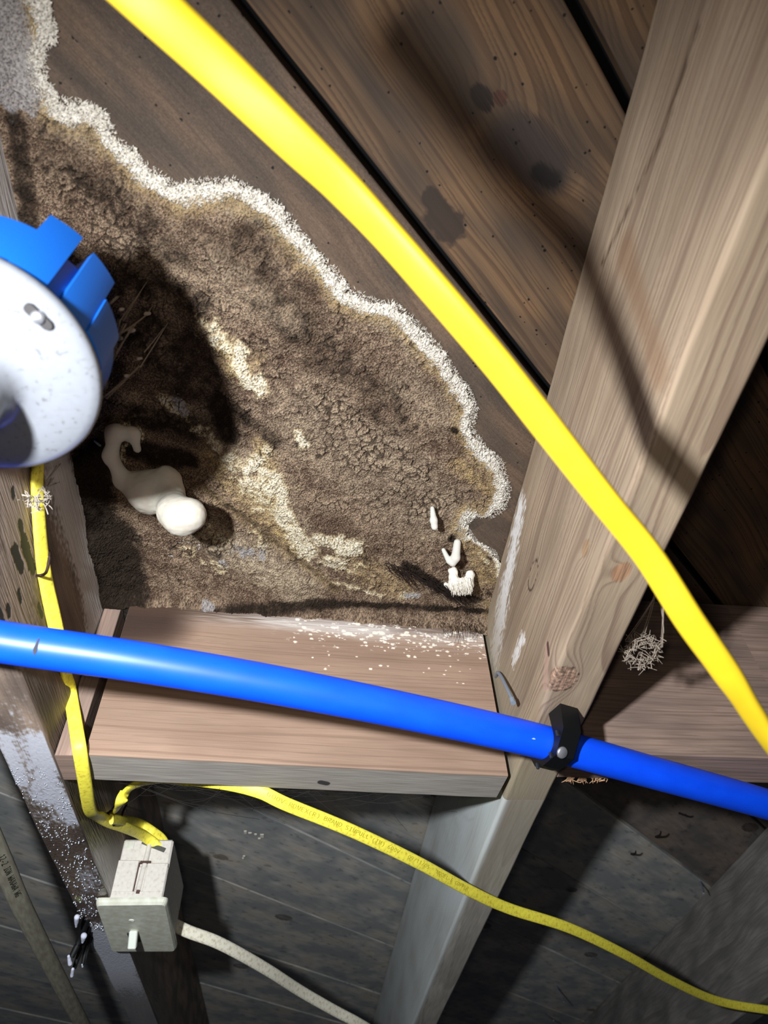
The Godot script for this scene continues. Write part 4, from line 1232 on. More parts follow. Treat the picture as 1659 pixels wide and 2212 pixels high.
	for k in 220:
		var p := (Vector3(-0.1246, 0.4580, -0.2037)).lerp(Vector3(-0.0875, 0.4600, -0.3102), rn.randf()) + Vector3(rn.randf_range(-0.03, 0.03), 0, rn.randf_range(-0.03, 0.03))
		if p.x < -0.185:
			continue
		p.y = CEIL - rn.randf_range(0.001, 0.006)
		var d := Vector3(rn.randf_range(-0.01, 0.01), rn.randf_range(-0.005, 0.003), rn.randf_range(-0.01, 0.01))
		tube(mb, [p, p + d * 0.5 + Vector3(rn.randf_range(-0.003, 0.003), -0.001, rn.randf_range(-0.003, 0.003)), p + d], 0.0003, 0.0001, 2, 4)
	part_at("dark_thread", mb, mat(Color(0.16, 0.135, 0.115), 0.9, 0.2), fo).set_meta("kind", "stuff")
	print("fungus all ms ", Time.get_ticks_msec() - t0)

# ---------------------------------------------------------------- cables
func print_along(called: String, text: String, path: PackedVector3Array, nrm: PackedVector3Array, start: float, size: float, side: float, lift: float, material: Material, parent: Node3D, wide := 1.0) -> void:
	var tm := TextMesh.new()
	tm.text = text
	var sf := SystemFont.new()
	sf.font_names = PackedStringArray(["Droid Sans Mono"])
	tm.font = sf
	tm.font_size = 32
	tm.pixel_size = size / 32.0
	tm.depth = 0.0
	tm.horizontal_alignment = HORIZONTAL_ALIGNMENT_LEFT
	tm.curve_step = 4.0
	var arr := tm.get_mesh_arrays()
	if arr.is_empty() or arr[Mesh.ARRAY_VERTEX].is_empty():
		print("no text mesh")
		return
	var len_ := PackedFloat32Array([0.0])
	for k in range(1, path.size()):
		len_.append(len_[-1] + path[k].distance_to(path[k - 1]))
	var mb := MB.new()
	for p in arr[Mesh.ARRAY_VERTEX]:
		var s: float = start + p.x * wide
		var k := clampi(len_.bsearch(s) - 1, 0, path.size() - 2)
		var f := (s - len_[k]) / (len_[k + 1] - len_[k])
		var T := (path[k + 1] - path[k]).normalized()
		var N := nrm[k].lerp(nrm[k + 1], f)
		N = (N - T * N.dot(T)).normalized()
		mb.vert(path[k].lerp(path[k + 1], f) + N.cross(T) * (p.y + side) + N * lift, N)
	var src: PackedInt32Array = arr[Mesh.ARRAY_INDEX] if arr[Mesh.ARRAY_INDEX] != null else PackedInt32Array(range(mb.v.size()))
	for k in range(0, src.size() - 2, 3):
		mb.tri(src[k], src[k + 1], src[k + 2])
	part_at(called, mb, material, parent)

func build_cables() -> void:
	var cam := Vector3.ZERO
	# the near cable, hanging under the joists
	var pts := [Vector3(-0.0689, 0.2516, -0.0190), Vector3(-0.0545, 0.2531, -0.0306), Vector3(-0.0362, 0.2555, -0.0453), Vector3(-0.0159, 0.2551, -0.0616), Vector3(0.0021, 0.2540, -0.0757), Vector3(0.0192, 0.2493, -0.0897), Vector3(0.0407, 0.2404, -0.1077), Vector3(0.0627, 0.2319, -0.1270), Vector3(0.0833, 0.2234, -0.1463), Vector3(0.1093, 0.2124, -0.1709), Vector3(0.1316, 0.2018, -0.1910), Vector3(0.1514, 0.1866, -0.2120), Vector3(0.1682, 0.1768, -0.2288), Vector3(0.1831, 0.1690, -0.2450), Vector3(0.2011, 0.1593, -0.2645), Vector3(0.2235, 0.1501, -0.2845)]
	var nv := []
	for k in pts.size():
		var p: Vector3 = pts[k]
		var toc: Vector3 = -p.normalized()
		var T: Vector3 = ((pts[mini(k + 1, pts.size() - 1)] as Vector3) - (pts[maxi(k - 1, 0)] as Vector3)).normalized()
		var roll: float = [0.0, 0.0, 0.0, -0.2, -0.45, -0.6, -0.55, -0.5, -0.45, -0.5, -0.4, -0.3, -0.45, -0.85, -1.15, -1.3][k]
		nv.append(toc.rotated(T, -roll))
	var o := thing("yellow_cable", "thick bright yellow flat cable hanging nearest, crossing the whole view diagonally", "cable", pts[5])
	var mb := MB.new()
	sweep(mb, spline(pts, 14), hints(nv, 14), func(_f): return Vector2(lerpf(0.0074, 0.0062, clampf(_f * 3.0, 0.0, 1.0)), 0.0029), 28, 2.5, Color.WHITE, 0.0)
	part_at("jacket", mb, M.yellow, o)
	# the far cable with its printed lettering, stapled to the left joist and passing under the right one
	pts = [Vector3(-0.1900, 0.3504, -0.7082), Vector3(-0.1630, 0.3145, -0.6220), Vector3(-0.1596, 0.3211, -0.6150), Vector3(-0.1459, 0.3217, -0.6000), Vector3(-0.1269, 0.3200, -0.5900), Vector3(-0.0998, 0.3140, -0.5800), Vector3(-0.0682, 0.3030, -0.5635), Vector3(-0.0396, 0.2950, -0.5613), Vector3(-0.0167, 0.2890, -0.5707), Vector3(0.0389, 0.2860, -0.6102), Vector3(0.1018, 0.2840, -0.6663), Vector3(0.1596, 0.2840, -0.7284), Vector3(0.2127, 0.2860, -0.7816), Vector3(0.2935, 0.2880, -0.8423), Vector3(0.3829, 0.2870, -0.9242), Vector3(0.4775, 0.2880, -1.0250), Vector3(0.5791, 0.2890, -1.1185), Vector3(0.6752, 0.2890, -1.1663), Vector3(0.8464, 0.2890, -1.2292)]
	nv = []
	for k in pts.size():
		var p: Vector3 = pts[k]
		var roll: float = 1.15 if k < 5 else (0.7 if k == 5 else 0.12)
		var T: Vector3 = ((pts[mini(k + 1, pts.size() - 1)] as Vector3) - (pts[maxi(k - 1, 0)] as Vector3)).normalized()
		nv.append((-p.normalized()).rotated(T, roll))
	o = thing("yellow_cable", "yellow cable with faint printed lettering running below the blocking across the right joist", "cable", pts[10])
	mb = MB.new()
	var path := spline(pts, 12)
	var hn := hints(nv, 12)
	sweep(mb, path, hn, func(_f): return Vector2(0.0054, 0.0024), 20, 2.6, Color.WHITE, 0.0)
	part_at("jacket", mb, M.yellow_dirty, o)
	var L0 := 0.0
	for k in range(1, 12 * 8):
		L0 += path[k].distance_to(path[k - 1])
	print_along("lettering", "600V-ROMEX(R) BRAND SIMPULL (TM) 600V   09/11/05   MODEL-E COPPER", path, hn, L0 - 0.016, 0.0046, 0.0010, 0.00246, M.print, o, 1.42)
	# the cable stapled down the left joist, from the lamp box to the switch box
	pts = [Vector3(-0.186, 0.385, -0.215), Vector3(-0.1900, 0.3958, -0.2965), Vector3(-0.1890, 0.3806, -0.3196), Vector3(-0.1885, 0.3656, -0.3477), Vector3(-0.1895, 0.3572, -0.3795), Vector3(-0.1885, 0.3487, -0.4212), Vector3(-0.1875, 0.3422, -0.4561), Vector3(-0.1947, 0.3507, -0.5065), Vector3(-0.1830, 0.3232, -0.5065), Vector3(-0.1718, 0.2966, -0.5060), Vector3(-0.1741, 0.2925, -0.5485), Vector3(-0.1818, 0.2995, -0.6056), Vector3(-0.1860, 0.3162, -0.6497), Vector3(-0.1840, 0.3256, -0.6797), Vector3(-0.1780, 0.3385, -0.7182), Vector3(-0.1710, 0.3565, -0.7750), Vector3(-0.1562, 0.3506, -0.7900), Vector3(-0.1467, 0.3362, -0.7900)]
	nv = []
	for k in pts.size():
		var n: Vector3 = [Vector3(1, -0.1, 0.2), Vector3(1, -0.1, 0.2), Vector3(1, -0.2, 0.2), Vector3(1, -0.3, 0.2), Vector3(1, -0.5, 0.3), Vector3(0.8, -0.8, 0.3), Vector3(1, -0.4, 0.5), Vector3(0.3, -0.3, 1), Vector3(0.2, -0.3, 1), Vector3(0.1, -0.5, 1), Vector3(0.2, -0.9, 0.3), Vector3(0.2, -1, 0.4), Vector3(0.3, -0.7, 0.9), Vector3(0.3, -0.6, 1), Vector3(0.2, -0.6, 1), Vector3(0.1, -0.5, 1), Vector3(0, -0.3, 1), Vector3(0, -0.2, 1)][k]
		nv.append(n.normalized())
	o = thing("yellow_cable", "dusty yellow cable stapled down the mouldy left joist and bent into the switch box", "cable", pts[7])
	mb = MB.new()
	sweep(mb, spline(pts, 12), hints(nv, 12), func(_f): return Vector2(0.0052, 0.0024), 20, 2.6, Color.WHITE, 0.12)
	part_at("jacket", mb, M.yellow_dirty, o)
	# second conductor run lying on it into the switch box
	pts = [Vector3(-0.1800, 0.3229, -0.6687), Vector3(-0.1780, 0.3376, -0.7009), Vector3(-0.1788, 0.3704, -0.7750), Vector3(-0.1648, 0.3666, -0.7860), Vector3(-0.1541, 0.3618, -0.7960), Vector3(-0.1467, 0.3495, -0.8030)]
	nv = []
	for k in pts.size():
		nv.append(Vector3(0.6, -0.3, 1).normalized())
	o = thing("yellow_cable", "short yellow cable end lying on the other one at the switch box top", "cable", pts[2])
	mb = MB.new()
	sweep(mb, spline(pts, 12), hints(nv, 12), func(_f): return Vector2(0.0046, 0.0022), 16, 2.6)
	part_at("jacket", mb, M.yellow_dirty, o)
	# white cable leaving the switch box
	pts = [Vector3(-0.1529, 0.3180, -0.9013), Vector3(-0.1299, 0.3120, -0.9150), Vector3(-0.0994, 0.3080, -0.9355), Vector3(-0.0712, 0.3050, -0.9694), Vector3(-0.0363, 0.3040, -1.0296), Vector3(0.0024, 0.3040, -1.1075), Vector3(0.0484, 0.3000, -1.1757), Vector3(0.0981, 0.2940, -1.2392), Vector3(0.1740, 0.2890, -1.3761)]
	nv = []
	for k in pts.size():
		nv.append((-(pts[k] as Vector3)).normalized().rotated(Vector3(0, 0, 1), 0.2))
	o = thing("white_cable", "off-white flat cable leaving the switch box toward the bottom edge", "cable", pts[4])
	mb = MB.new()
	sweep(mb, spline(pts, 12), hints(nv, 12), func(_f): return Vector2(0.0066, 0.0034), 20, 2.4)
	part_at("jacket", mb, M.cable_white, o)
	# old grey cable
	pts = [Vector3(-0.2732, 0.3100, -0.3197), Vector3(-0.2752, 0.3100, -0.4573), Vector3(-0.2777, 0.3050, -0.6290), Vector3(-0.2808, 0.3020, -0.7283), Vector3(-0.2835, 0.3000, -0.7938), Vector3(-0.2874, 0.3000, -0.8905), Vector3(-0.2914, 0.3000, -1.0073), Vector3(-0.2965, 0.3000, -1.1737), Vector3(-0.3023, 0.3000, -1.3747), Vector3(-0.3139, 0.3000, -1.8808)]
	nv = []
	for k in pts.size():
		nv.append((-(pts[k] as Vector3)).normalized())
	o = thing("grey_cable", "old dirty grey cable with black lettering in the bottom left corner", "cable", pts[3])
	mb = MB.new()
	path = spline(pts, 12)
	hn = hints(nv, 12)
	sweep(mb, path, hn, func(_f): return Vector2(0.0092, 0.0045), 24, 2.3, Color.WHITE, 0.22)
	part_at("jacket", mb, M.cable_grey, o)
	print_along("lettering", "12-2 ION WANAWA WG", path, hn, path[0].distance_to(path[12]) + path[12].distance_to(path[24]) + path[24].distance_to(path[31]), 0.0078, 0.0012, 0.0044, M.print_dark, o)

# ---------------------------------------------------------------- pipe and clip
func build_pipe() -> void:
	var pts := [Vector3(-0.3862, 0.2815, -0.3082), Vector3(-0.2498, 0.2815, -0.3419), Vector3(-0.1876, 0.2815, -0.3592), Vector3(-0.1086, 0.2815, -0.3755), Vector3(-0.0228, 0.2815, -0.3968), Vector3(0.0722, 0.2815, -0.4253), Vector3(0.1647, 0.2815, -0.4569), Vector3(0.2630, 0.2815, -0.4975), Vector3(0.3852, 0.2815, -0.5485), Vector3(0.5212, 0.2815, -0.6101)]
	var o := thing("water_pipe", "bright blue plastic water pipe crossing below the joists", "pipe", pts[3])
	var mb := MB.new()
	var path := spline(pts, 10)
	var nv := PackedVector3Array()
	for k in path.size():
		nv.append(Vector3.DOWN)
	sweep(mb, path, nv, func(_f): return Vector2(0.0125, 0.0125), 40, 2.0)
	part_at("tube", mb, M.pipe, o)
	# spots and scuffs on the pipe
	for q in [[Vector3(-0.0610, 0.2815, -0.3874), 0.0014, 0.0014, 0], [Vector3(-0.0510, 0.2815, -0.3924), 0.0022, 0.0006, 1], [Vector3(-0.0696, 0.2815, -0.3853), 0.0007, 0.0005, 1], [Vector3(0.1552, 0.2815, -0.4529), 0.0016, 0.0005, 1], [Vector3(0.0139, 0.2815, -0.4084), 0.0010, 0.0005, 1], [Vector3(-0.1658, 0.2815, -0.3635), 0.0012, 0.0052, 0]]:
		mb = MB.new()
		var pc: Vector3 = q[0]
		var tc := -pc.normalized()
		var ax0 := Vector3(0.97, 0, -0.24)
		tc = (tc - ax0 * tc.dot(ax0)).normalized()
		var side := ax0.cross(tc)
		var top: Array = []
		for k in 14:
			var an := TAU * k / 14.0
			var w := sin(an) * float(q[2]) / 0.0126
			var dn := (tc * cos(w) + side * sin(w)).normalized()
			top.append(pc + ax0 * (cos(an) * float(q[1]) * (0.8 + 0.3 * sin(an * 3.0))) + dn * 0.01262)
		mb.face(top, tc)
		part_at("mark", mb, mat(Color(0.02, 0.03, 0.08), 0.7) if q[3] == 0 else mat(Color(0.55, 0.66, 0.75), 0.7), o)
	# clip
	var c := Vector3(0.1763, 0.2815, -0.4603)
	var X := (Vector3(0.2630, 0.2815, -0.4975) - Vector3(0.1065, 0.2815, -0.4366)).normalized()
	var F := Vector3(0, 1, 0).cross(X).normalized()   # toward the camera side
	var U := Vector3(0, 1, 0)
	o = thing("pipe_clip", "black plastic pipe clip nailed over the blue pipe on the right joist", "clip", Vector3(c.x, BOT, c.z))
	mb = MB.new()
	var poly := PackedVector2Array()
	# section across the pipe: feet on the joist, chamfered back, round hole
	for q in [[0.0205, 0.0155], [0.0205, 0.004], [0.0145, -0.0125], [0.006, -0.0165], [-0.010, -0.0165], [-0.0245, -0.003], [-0.0275, 0.0155]]:
		poly.append(Vector2(q[0], q[1]))
	poly.append(Vector2(-0.0128, 0.0155))
	for k in 17:
		var an := PI + PI * k / 16.0
		poly.append(Vector2(cos(an) * 0.0128, sin(an) * 0.0128))
	poly.append(Vector2(0.0128, 0.0155))
	extrude(mb, poly, c - X * 0.0075, F, U, X, 0.0155)
	part_at("clip_body", mb, M.black, o)
	# lattice along the open side
	for k in 4:
		mb = MB.new()
		var f: float = [0.017, 0.0105, -0.006, -0.018][k]
		var y: float = [-0.001, -0.0145, -0.0148, -0.004][k]
		box(mb, c - X * 0.0085 + F * f + U * y, X * 0.0011, F * 0.0009, U * 0.0022, 0.0003)
		part_at("rib", mb, mat(Color(0.11, 0.12, 0.15), 0.5), o)
	mb = MB.new()
	box(mb, c + X * 0.0093 + F * 0.013 + U * 0.0075, X * 0.0025, F * 0.005, U * 0.0078, 0.001)
	part_at("foot", mb, M.black, o)
	mb = MB.new()
	var ax := (F * -0.0135 + U * -0.0145).normalized()
	lathe(mb, c + F * -0.0135 + U * -0.0125, ax, [[0.0, 0.0016], [0.0024, 0.0015], [0.0032, 0.0009], [0.0033, 0.0]], 24)
	var hd := MB.new()
	lathe(hd, c + F * -0.0120 + U * -0.0146 - X * 0.003, ax, [[0.0042, -0.001], [0.0042, 0.0008], [0.0034, 0.0016], [0.0, 0.0017]], 28)
	part_at("nail_head", hd, M.steel, o, "round steel nail head")

# ---------------------------------------------------------------- lamp holder on its blue box
func build_lamp() -> void:
	var c := Vector3(-0.157, 0.289, -0.175)
	var o := thing("electrical_box", "round blue plastic electrical box with raised lugs above the white lampholder", "electrical box", c + Vector3(0, 0.03, 0))
	var mb := MB.new()
	lathe(mb, c, Vector3.UP, [[0.0, 0.004], [0.0500, 0.004], [0.0500, 0.041], [0.0485, 0.0425], [0.0, 0.0425]], 64)
	part_at("shell", mb, M.blue, o)
	# lugs round the shell: [from degrees, to degrees, outer radius, low, high]
	for q in [[-118.0, -93.0, 0.0535, 0.006, 0.05], [-88.0, -62.0, 0.0525, 0.006, 0.043], [-62.0, -44.5, 0.0535, 0.006, 0.0605], [-36.5, -19.0, 0.0535, 0.006, 0.0575], [-19.0, 2.0, 0.0545, 0.006, 0.038], [2.0, 30.0, 0.0525, 0.006, 0.034]]:
		mb = MB.new()
		var a0 := deg_to_rad(q[0])
		var a1 := deg_to_rad(q[1])
		var poly := PackedVector2Array()
		for k in 9:
			var an := lerpf(a0, a1, k / 8.0)
			poly.append(Vector2(cos(an), sin(an)) * q[2])
		for k in 9:
			var an := lerpf(a1, a0, k / 8.0)
			poly.append(Vector2(cos(an), sin(an)) * 0.041)
		extrude(mb, poly, c + Vector3(0, q[3], 0), Vector3.RIGHT, Vector3(0, 0, -1), Vector3.UP, q[4] - q[3])
		part_at("lug", mb, M.blue, o)
	o = thing("lampholder", "dusty white porcelain lampholder disc with a screw slot, fixed under the blue box", "lampholder", c)
	mb = MB.new()
	lathe(mb, c, Vector3.UP, [[0.0, 0.0035], [0.0525, 0.0035], [0.0550, 0.0025], [0.0558, 0.0005], [0.0556, -0.0018], [0.0545, -0.0036], [0.0515, -0.0052], [0.046, -0.0068], [0.040, -0.0082], [0.0335, -0.0092], [0.0275, -0.0105], [0.0245, -0.0125], [0.0225, -0.016], [0.0213, -0.022], [0.0210, -0.036], [0.0205, -0.0385], [0.0190, -0.0395], [0.0175, -0.0385], [0.0172, -0.02], [0.0, -0.019]].map(func(q): return q), 96)
	part_at("disc", mb, M.porcelain, o)
	# screw in its slot
	var s := Vector3(-0.1198, 0.2815, -0.1453)
	mb = MB.new()
	var dirr := (s - c)
	dirr.y = 0
	dirr = dirr.normalized()
	var tang := Vector3.UP.cross(dirr).normalized()
	var pl := PackedVector2Array()
	for k in 24:
		var an := TAU * k / 24.0
		pl.append(Vector2(cos(an) * 0.0024 + signf(cos(an)) * 0.0042, sin(an) * 0.0024))
	var deep := Vector3(s.x, 0.2812, s.z)
	extrude(mb, pl, deep, tang, dirr, Vector3.UP, 0.0012)
	part_at("slot", mb, mat(Color(0.16, 0.15, 0.15), 0.7), o, "dark oval screw slot")
	mb = MB.new()
	lathe(mb, Vector3(s.x, 0.2805, s.z), Vector3.DOWN, [[0.0028, -0.002], [0.0029, 0.0], [0.0022, 0.0010], [0.0, 0.0013]], 20)
	part_at("screw", mb, M.steel, o, "steel screw")

# ---------------------------------------------------------------- switch box
func build_switch() -> void:
	var o := thing("switch_box", "boxy off-white surface switch with a toggle, hanging on the mouldy joist", "switch", Vector3(-0.168, 0.29, -0.84))
	var mb := MB.new()
	# body: lower shell, then narrower back cap, both with a front (camera) side in two levels
	box(mb, Vector3(-0.1675, 0.312, -0.845), Vector3(0.0262, 0, 0), Vector3(0, 0.018, 0), Vector3(0, 0, 0.0595), 0.0012)
	box(mb, Vector3(-0.1675, 0.344, -0.847), Vector3(0.0262, 0, 0), Vector3(0, 0.015, 0), Vector3(0, 0, 0.0595), 0.002)
	part_at("body", mb, M.ivory_old, o)
	# raised halves of the end wall with the groove between them
	for q in [[-0.1935, -0.1720, 0.2965, 0.3355], [-0.1630, -0.1418, 0.2965, 0.3325]]:
		mb = MB.new()
		var cx: float = (q[0] + q[1]) / 2
		var cy: float = (q[2] + q[3]) / 2
		box(mb, Vector3(cx, cy, -0.7855), Vector3((q[1] - q[0]) / 2, 0, 0), Vector3(0, (q[3] - q[2]) / 2, 0), Vector3(0, 0, 0.0018), 0.0008)
		part_at("end_panel", mb, M.ivory_old, o)
	mb = MB.new()
	box(mb, Vector3(-0.1675, 0.2995, -0.7853), Vector3(0.0255, 0, 0), Vector3(0, 0.005, 0), Vector3(0, 0, 0.0019), 0.0006)
	part_at("end_panel", mb, M.ivory_old, o)
	mb = MB.new()
	tube(mb, [Vector3(-0.1672, 0.306, -0.7862), Vector3(-0.1660, 0.335, -0.7868), Vector3(-0.1655, 0.355, -0.7875)], 0.0030, 0.0026, 4, 14)
	part_at("channel", mb, M.ivory_old, o)
	mb = MB.new()
	box(mb, Vector3(-0.1655, 0.3335, -0.7852), Vector3(0.0054, 0, 0), Vector3(0, 0.0012, 0), Vector3(0, 0, 0.0016), 0.0003)
	box(mb, Vector3(-0.1715, 0.317, -0.7856), Vector3(0.0006, 0, 0), Vector3(0, 0.016, 0), Vector3(0, 0, 0.0016), 0.0002)
	box(mb, Vector3(-0.1665, 0.3035, -0.7838), Vector3(0.0018, 0, 0), Vector3(0, 0.0016, 0), Vector3(0, 0, 0.0012), 0.0002)
	part_at("groove", mb, mat(Color(0.30, 0.21, 0.18), 0.8), o, "dirty brown groove")
	mb = MB.new()
	box(mb, Vector3(-0.1865, 0.3525, -0.7872), Vector3(0.0052, 0, 0), Vector3(0, 0.0038, 0), Vector3(0, 0, 0.0004), 0.0003)
	part_at("panel", mb, M.ivory, o)
	mb = MB.new()
	box(mb, Vector3(-0.161, 0.3515, -0.7873), Vector3(0.0135, 0.0, 0).rotated(Vector3(0, 0, 1), -0.35), Vector3(0, 0.0024, 0).rotated(Vector3(0, 0, 1), -0.35), Vector3(0, 0, 0.0005), 0.0004)
	part_at("cable_slot", mb, mat(Color(0.3, 0.3, 0.27), 0.7), o, "dark grey cable slot")
	# plate with bevelled rim
	mb = MB.new()
	var P0 := [Vector3(-0.2045, 0.2955, -0.776), Vector3(-0.1345, 0.2955, -0.7745), Vector3(-0.1375, 0.2955, -0.909), Vector3(-0.2085, 0.2955, -0.9075)]
	var cc := Vector3(-0.1712, 0.29, -0.842)
	var rings := []
	for q in [[1.0, 0.2955], [1.0, 0.2935], [0.985, 0.2912], [0.945, 0.2888]]:
		var r := []
		for k in 4:
			var a: Vector3 = P0[k]
			var prev: Vector3 = P0[(k + 3) % 4]
			var nxt: Vector3 = P0[(k + 1) % 4]
			for s in 5:
				var f := s / 4.0
				var e0 := a + (prev - a).normalized() * 0.006
				var e1 := a + (nxt - a).normalized() * 0.006
				var p := e0.lerp(a, f).lerp(a.lerp(e1, f), f)
				p = Vector3(cc.x + (p.x - cc.x) * q[0], q[1], cc.z + (p.z - cc.z) * (q[0] if q[0] > 0.99 else 1.0 - (1.0 - q[0]) * 0.6))
				r.append(p)
		rings.append(r)
	for k in 3:
		var n := 20
		for s in n:
			var a: Vector3 = rings[k][s]
			var b: Vector3 = rings[k][(s + 1) % n]
			var d: Vector3 = rings[k + 1][(s + 1) % n]
			var e: Vector3 = rings[k + 1][s]
			var nn := (b - a).cross(e - a).normalized()
			if nn.dot((a + d) / 2 - Vector3(cc.x, 0.296, cc.z)) < 0:
				nn = -nn
			mb.face([a, b, d, e], nn)
	mb.face(rings[3], Vector3.DOWN)
	mb.face(rings[0], Vector3.UP)
	part_at("faceplate", mb, M.ivory, o)
	mb = MB.new()
	box(mb, Vector3(-0.1775, 0.2884, -0.8620), Vector3(0.0056, 0, 0), Vector3(0, 0.0006, 0), Vector3(0, 0, 0.0125), 0.0003)
	part_at("toggle_slot", mb, mat(Color(0.2, 0.2, 0.19), 0.7), o)
	mb = MB.new()
	var tb := Vector3(-0.1750, 0.2880, -0.8437)
	var tip := tb + Vector3(0.0, -0.0125, -0.0085)
	var dz := (tip - tb).normalized()
	box(mb, (tb + tip) / 2, Vector3(0.0042, 0, 0), Vector3(0, -dz.z, dz.y) * 0.0038, dz * ((tip - tb).length() / 2 + 0.001), 0.001)
	part_at("toggle", mb, M.toggle, o, "white toggle lever")
	mb = MB.new()
	lathe(mb, Vector3(-0.1738, 0.2886, -0.8163), Vector3.DOWN, [[0.003, -0.001], [0.0028, 0.0004], [0.0, 0.0009]], 18)
	part_at("screw", mb, M.toggle, o)

# ---------------------------------------------------------------- small things
func staple(at: Array, called_label: String) -> void:
	var o := thing("cable_staple", called_label, "staple", at[1])
	var mb := MB.new()
	tube(mb, at, 0.0011, 0.0011, 5, 8)
	part_at("wire", mb, M.rust, o)

func web(mb: MB, a: Vector3, b: Vector3, sag: float, r: float, rn: RandomNumberGenerator) -> void:
	var mid := a.lerp(b, 0.5) + Vector3(rn.randf_range(-sag, sag) * 0.3, -sag, rn.randf_range(-sag, sag) * 0.3)
	tube(mb, [a, mid, b], r, r, 5, 4)

func build_small() -> void:
	var rn := RandomNumberGenerator.new()
	rn.seed = 21
	staple([Vector3(-0.1930, 0.3790, -0.3793), Vector3(-0.1840, 0.3612, -0.3633), Vector3(-0.1838, 0.3547, -0.3675), Vector3(-0.1840, 0.3483, -0.3691), Vector3(-0.1845, 0.3415, -0.3644), Vector3(-0.1930, 0.3549, -0.3787)], "rusty staple over the dusty yellow cable on the left joist")
	staple([Vector3(-0.1930, 0.3819, -0.7614), Vector3(-0.1800, 0.3595, -0.7110), Vector3(-0.1780, 0.3444, -0.6960), Vector3(-0.1780, 0.3327, -0.6908), Vector3(-0.1800, 0.3245, -0.6829), Vector3(-0.1930, 0.3420, -0.7238)], "rusty staple across the yellow cable bend above the switch box")
	staple([Vector3(-0.1930, 0.3586, -0.7151), Vector3(-0.1840, 0.3461, -0.6865), Vector3(-0.1830, 0.3361, -0.6758), Vector3(-0.1840, 0.3291, -0.6687), Vector3(-0.1930, 0.3415, -0.6960)], "pale staple legs beside the rusty staple above the switch box")
	# bent nail by the blocking end
	var o := thing("nail", "bent galvanised nail sticking out of the right joist beside the blocking end", "nail", Vector3(0.1640, 0.3571, -0.5018))
	var mb := MB.new()
	tube(mb, [Vector3(0.1668, 0.3927, -0.5323), Vector3(0.1630, 0.3837, -0.5138), Vector3(0.1610, 0.3686, -0.4994), Vector3(0.1590, 0.3451, -0.4836), Vector3(0.1580, 0.3274, -0.4734)], 0.0016, 0.0014, 5, 10)
	part_at("shank", mb, M.galv, o)
	mb = MB.new()
	tube(mb, [Vector3(0.1580, 0.3288, -0.4741), Vector3(0.1580, 0.3240, -0.4727)], 0.0022, 0.0022, 2, 10)
	part_at("head", mb, M.galv, o)
	# nails coming through the boards in the right hand bay
	var ends := [[Vector3(0.5163, 0.4630, -0.9294), Vector3(0.5000, 0.4400, -0.8844), "curled dark nail point nearest the blue pipe in the right bay"], [Vector3(0.5073, 0.4630, -1.0012), Vector3(0.4787, 0.4360, -0.9250), "dark nail point through the boards, second below the blue pipe"], [Vector3(0.4888, 0.4630, -1.0577), Vector3(0.4679, 0.4400, -0.9947), "dark nail point through the boards, third below the blue pipe"], [Vector3(0.6370, 0.4630, -1.1579), Vector3(0.6138, 0.4300, -1.1181), "pale nail through the boards beside the dim right joist"], [Vector3(0.5285, 0.4630, -1.6736), Vector3(0.5210, 0.4200, -1.6188), "pale nail through the boards below the lower yellow cable"], [Vector3(0.5500, 0.4630, -1.8676), Vector3(0.5383, 0.4250, -1.7654), "nail through the boards at the bottom edge right of the pale joist"]]
	for k in ends.size():
		var e: Array = ends[k]
		o = thing("nail_point", e[2], "nail", e[0])
		mb = MB.new()
		var a: Vector3 = e[0]
		var b: Vector3 = e[1]
		tube(mb, [a, a.lerp(b, 0.6) + Vector3(0.001, -0.002, 0), b], 0.0017, 0.0008, 4, 8)
		part_at("point", mb, M.rust if k < 3 else M.galv, o)
	# cobwebs
	o = thing("cobweb", "dusty cobweb clot hanging beside the right joist under the near yellow cable", "cobweb", Vector3(0.2266, 0.3060, -0.3830))
	mb = MB.new()
	var ctr := Vector3(0.2272, 0.3071, -0.3818)
	var ex := Vector3(0.2410, 0.3065, -0.3805) - ctr
	var ey := Vector3(0.2278, 0.2980, -0.3922) - ctr
	for k in 150:
		var an := rn.randf() * TAU
		var rr := rn.randf_range(0.55, 1.0)
		if an > 3.4 and an < 5.0:
			rr *= 0.8
		var p := ctr + ex * cos(an) * rr + ey * sin(an) * rr * 0.8 + Vector3(0, 0, rn.randf_range(-0.006, 0.006))
		if cos(an) < -0.4 and rn.randf() < 0.6:
			p += Vector3(rn.randf_range(-0.003, 0.004), rn.randf_range(-0.003, 0.003), 0)
		var d := Vector3(rn.randf_range(-1, 1), rn.randf_range(-1, 1), rn.randf_range(-1, 1)).normalized() * rn.randf_range(0.002, 0.007)
		tube(mb, [p - d, p + Vector3(rn.randf_range(-0.001, 0.001), rn.randf_range(-0.001, 0.001), 0.0), p + d], 0.00035, 0.00015, 2, 4)
	for q in [[Vector3(0.2157, 0.3117, -0.3779), Vector3(0.2313, 0.3264, -0.3434)], [Vector3(0.2276, 0.3144, -0.3732), Vector3(0.2306, 0.3275, -0.3423)], [Vector3(0.2411, 0.3139, -0.3719), Vector3(0.2325, 0.3264, -0.3433)], [Vector3(0.2403, 0.3076, -0.3793), Vector3(0.2352, 0.3242, -0.3454)], [Vector3(0.2141, 0.3023, -0.3891), Vector3(0.2193, 0.3046, -0.3857)], [Vector3(0.2256, 0.2976, -0.3929), Vector3(0.2259, 0.3018, -0.3880)]]:
		for s in 4:
			web(mb, (q[0] as Vector3) + Vector3(rn.randf_range(-0.001, 0.001), 0, 0.001), (q[1] as Vector3) + Vector3(rn.randf_range(-0.001, 0.001), 0, 0), 0.001, 0.00016, rn)
	part_at("strand", mb, M.web, o).set_meta("kind", "stuff")
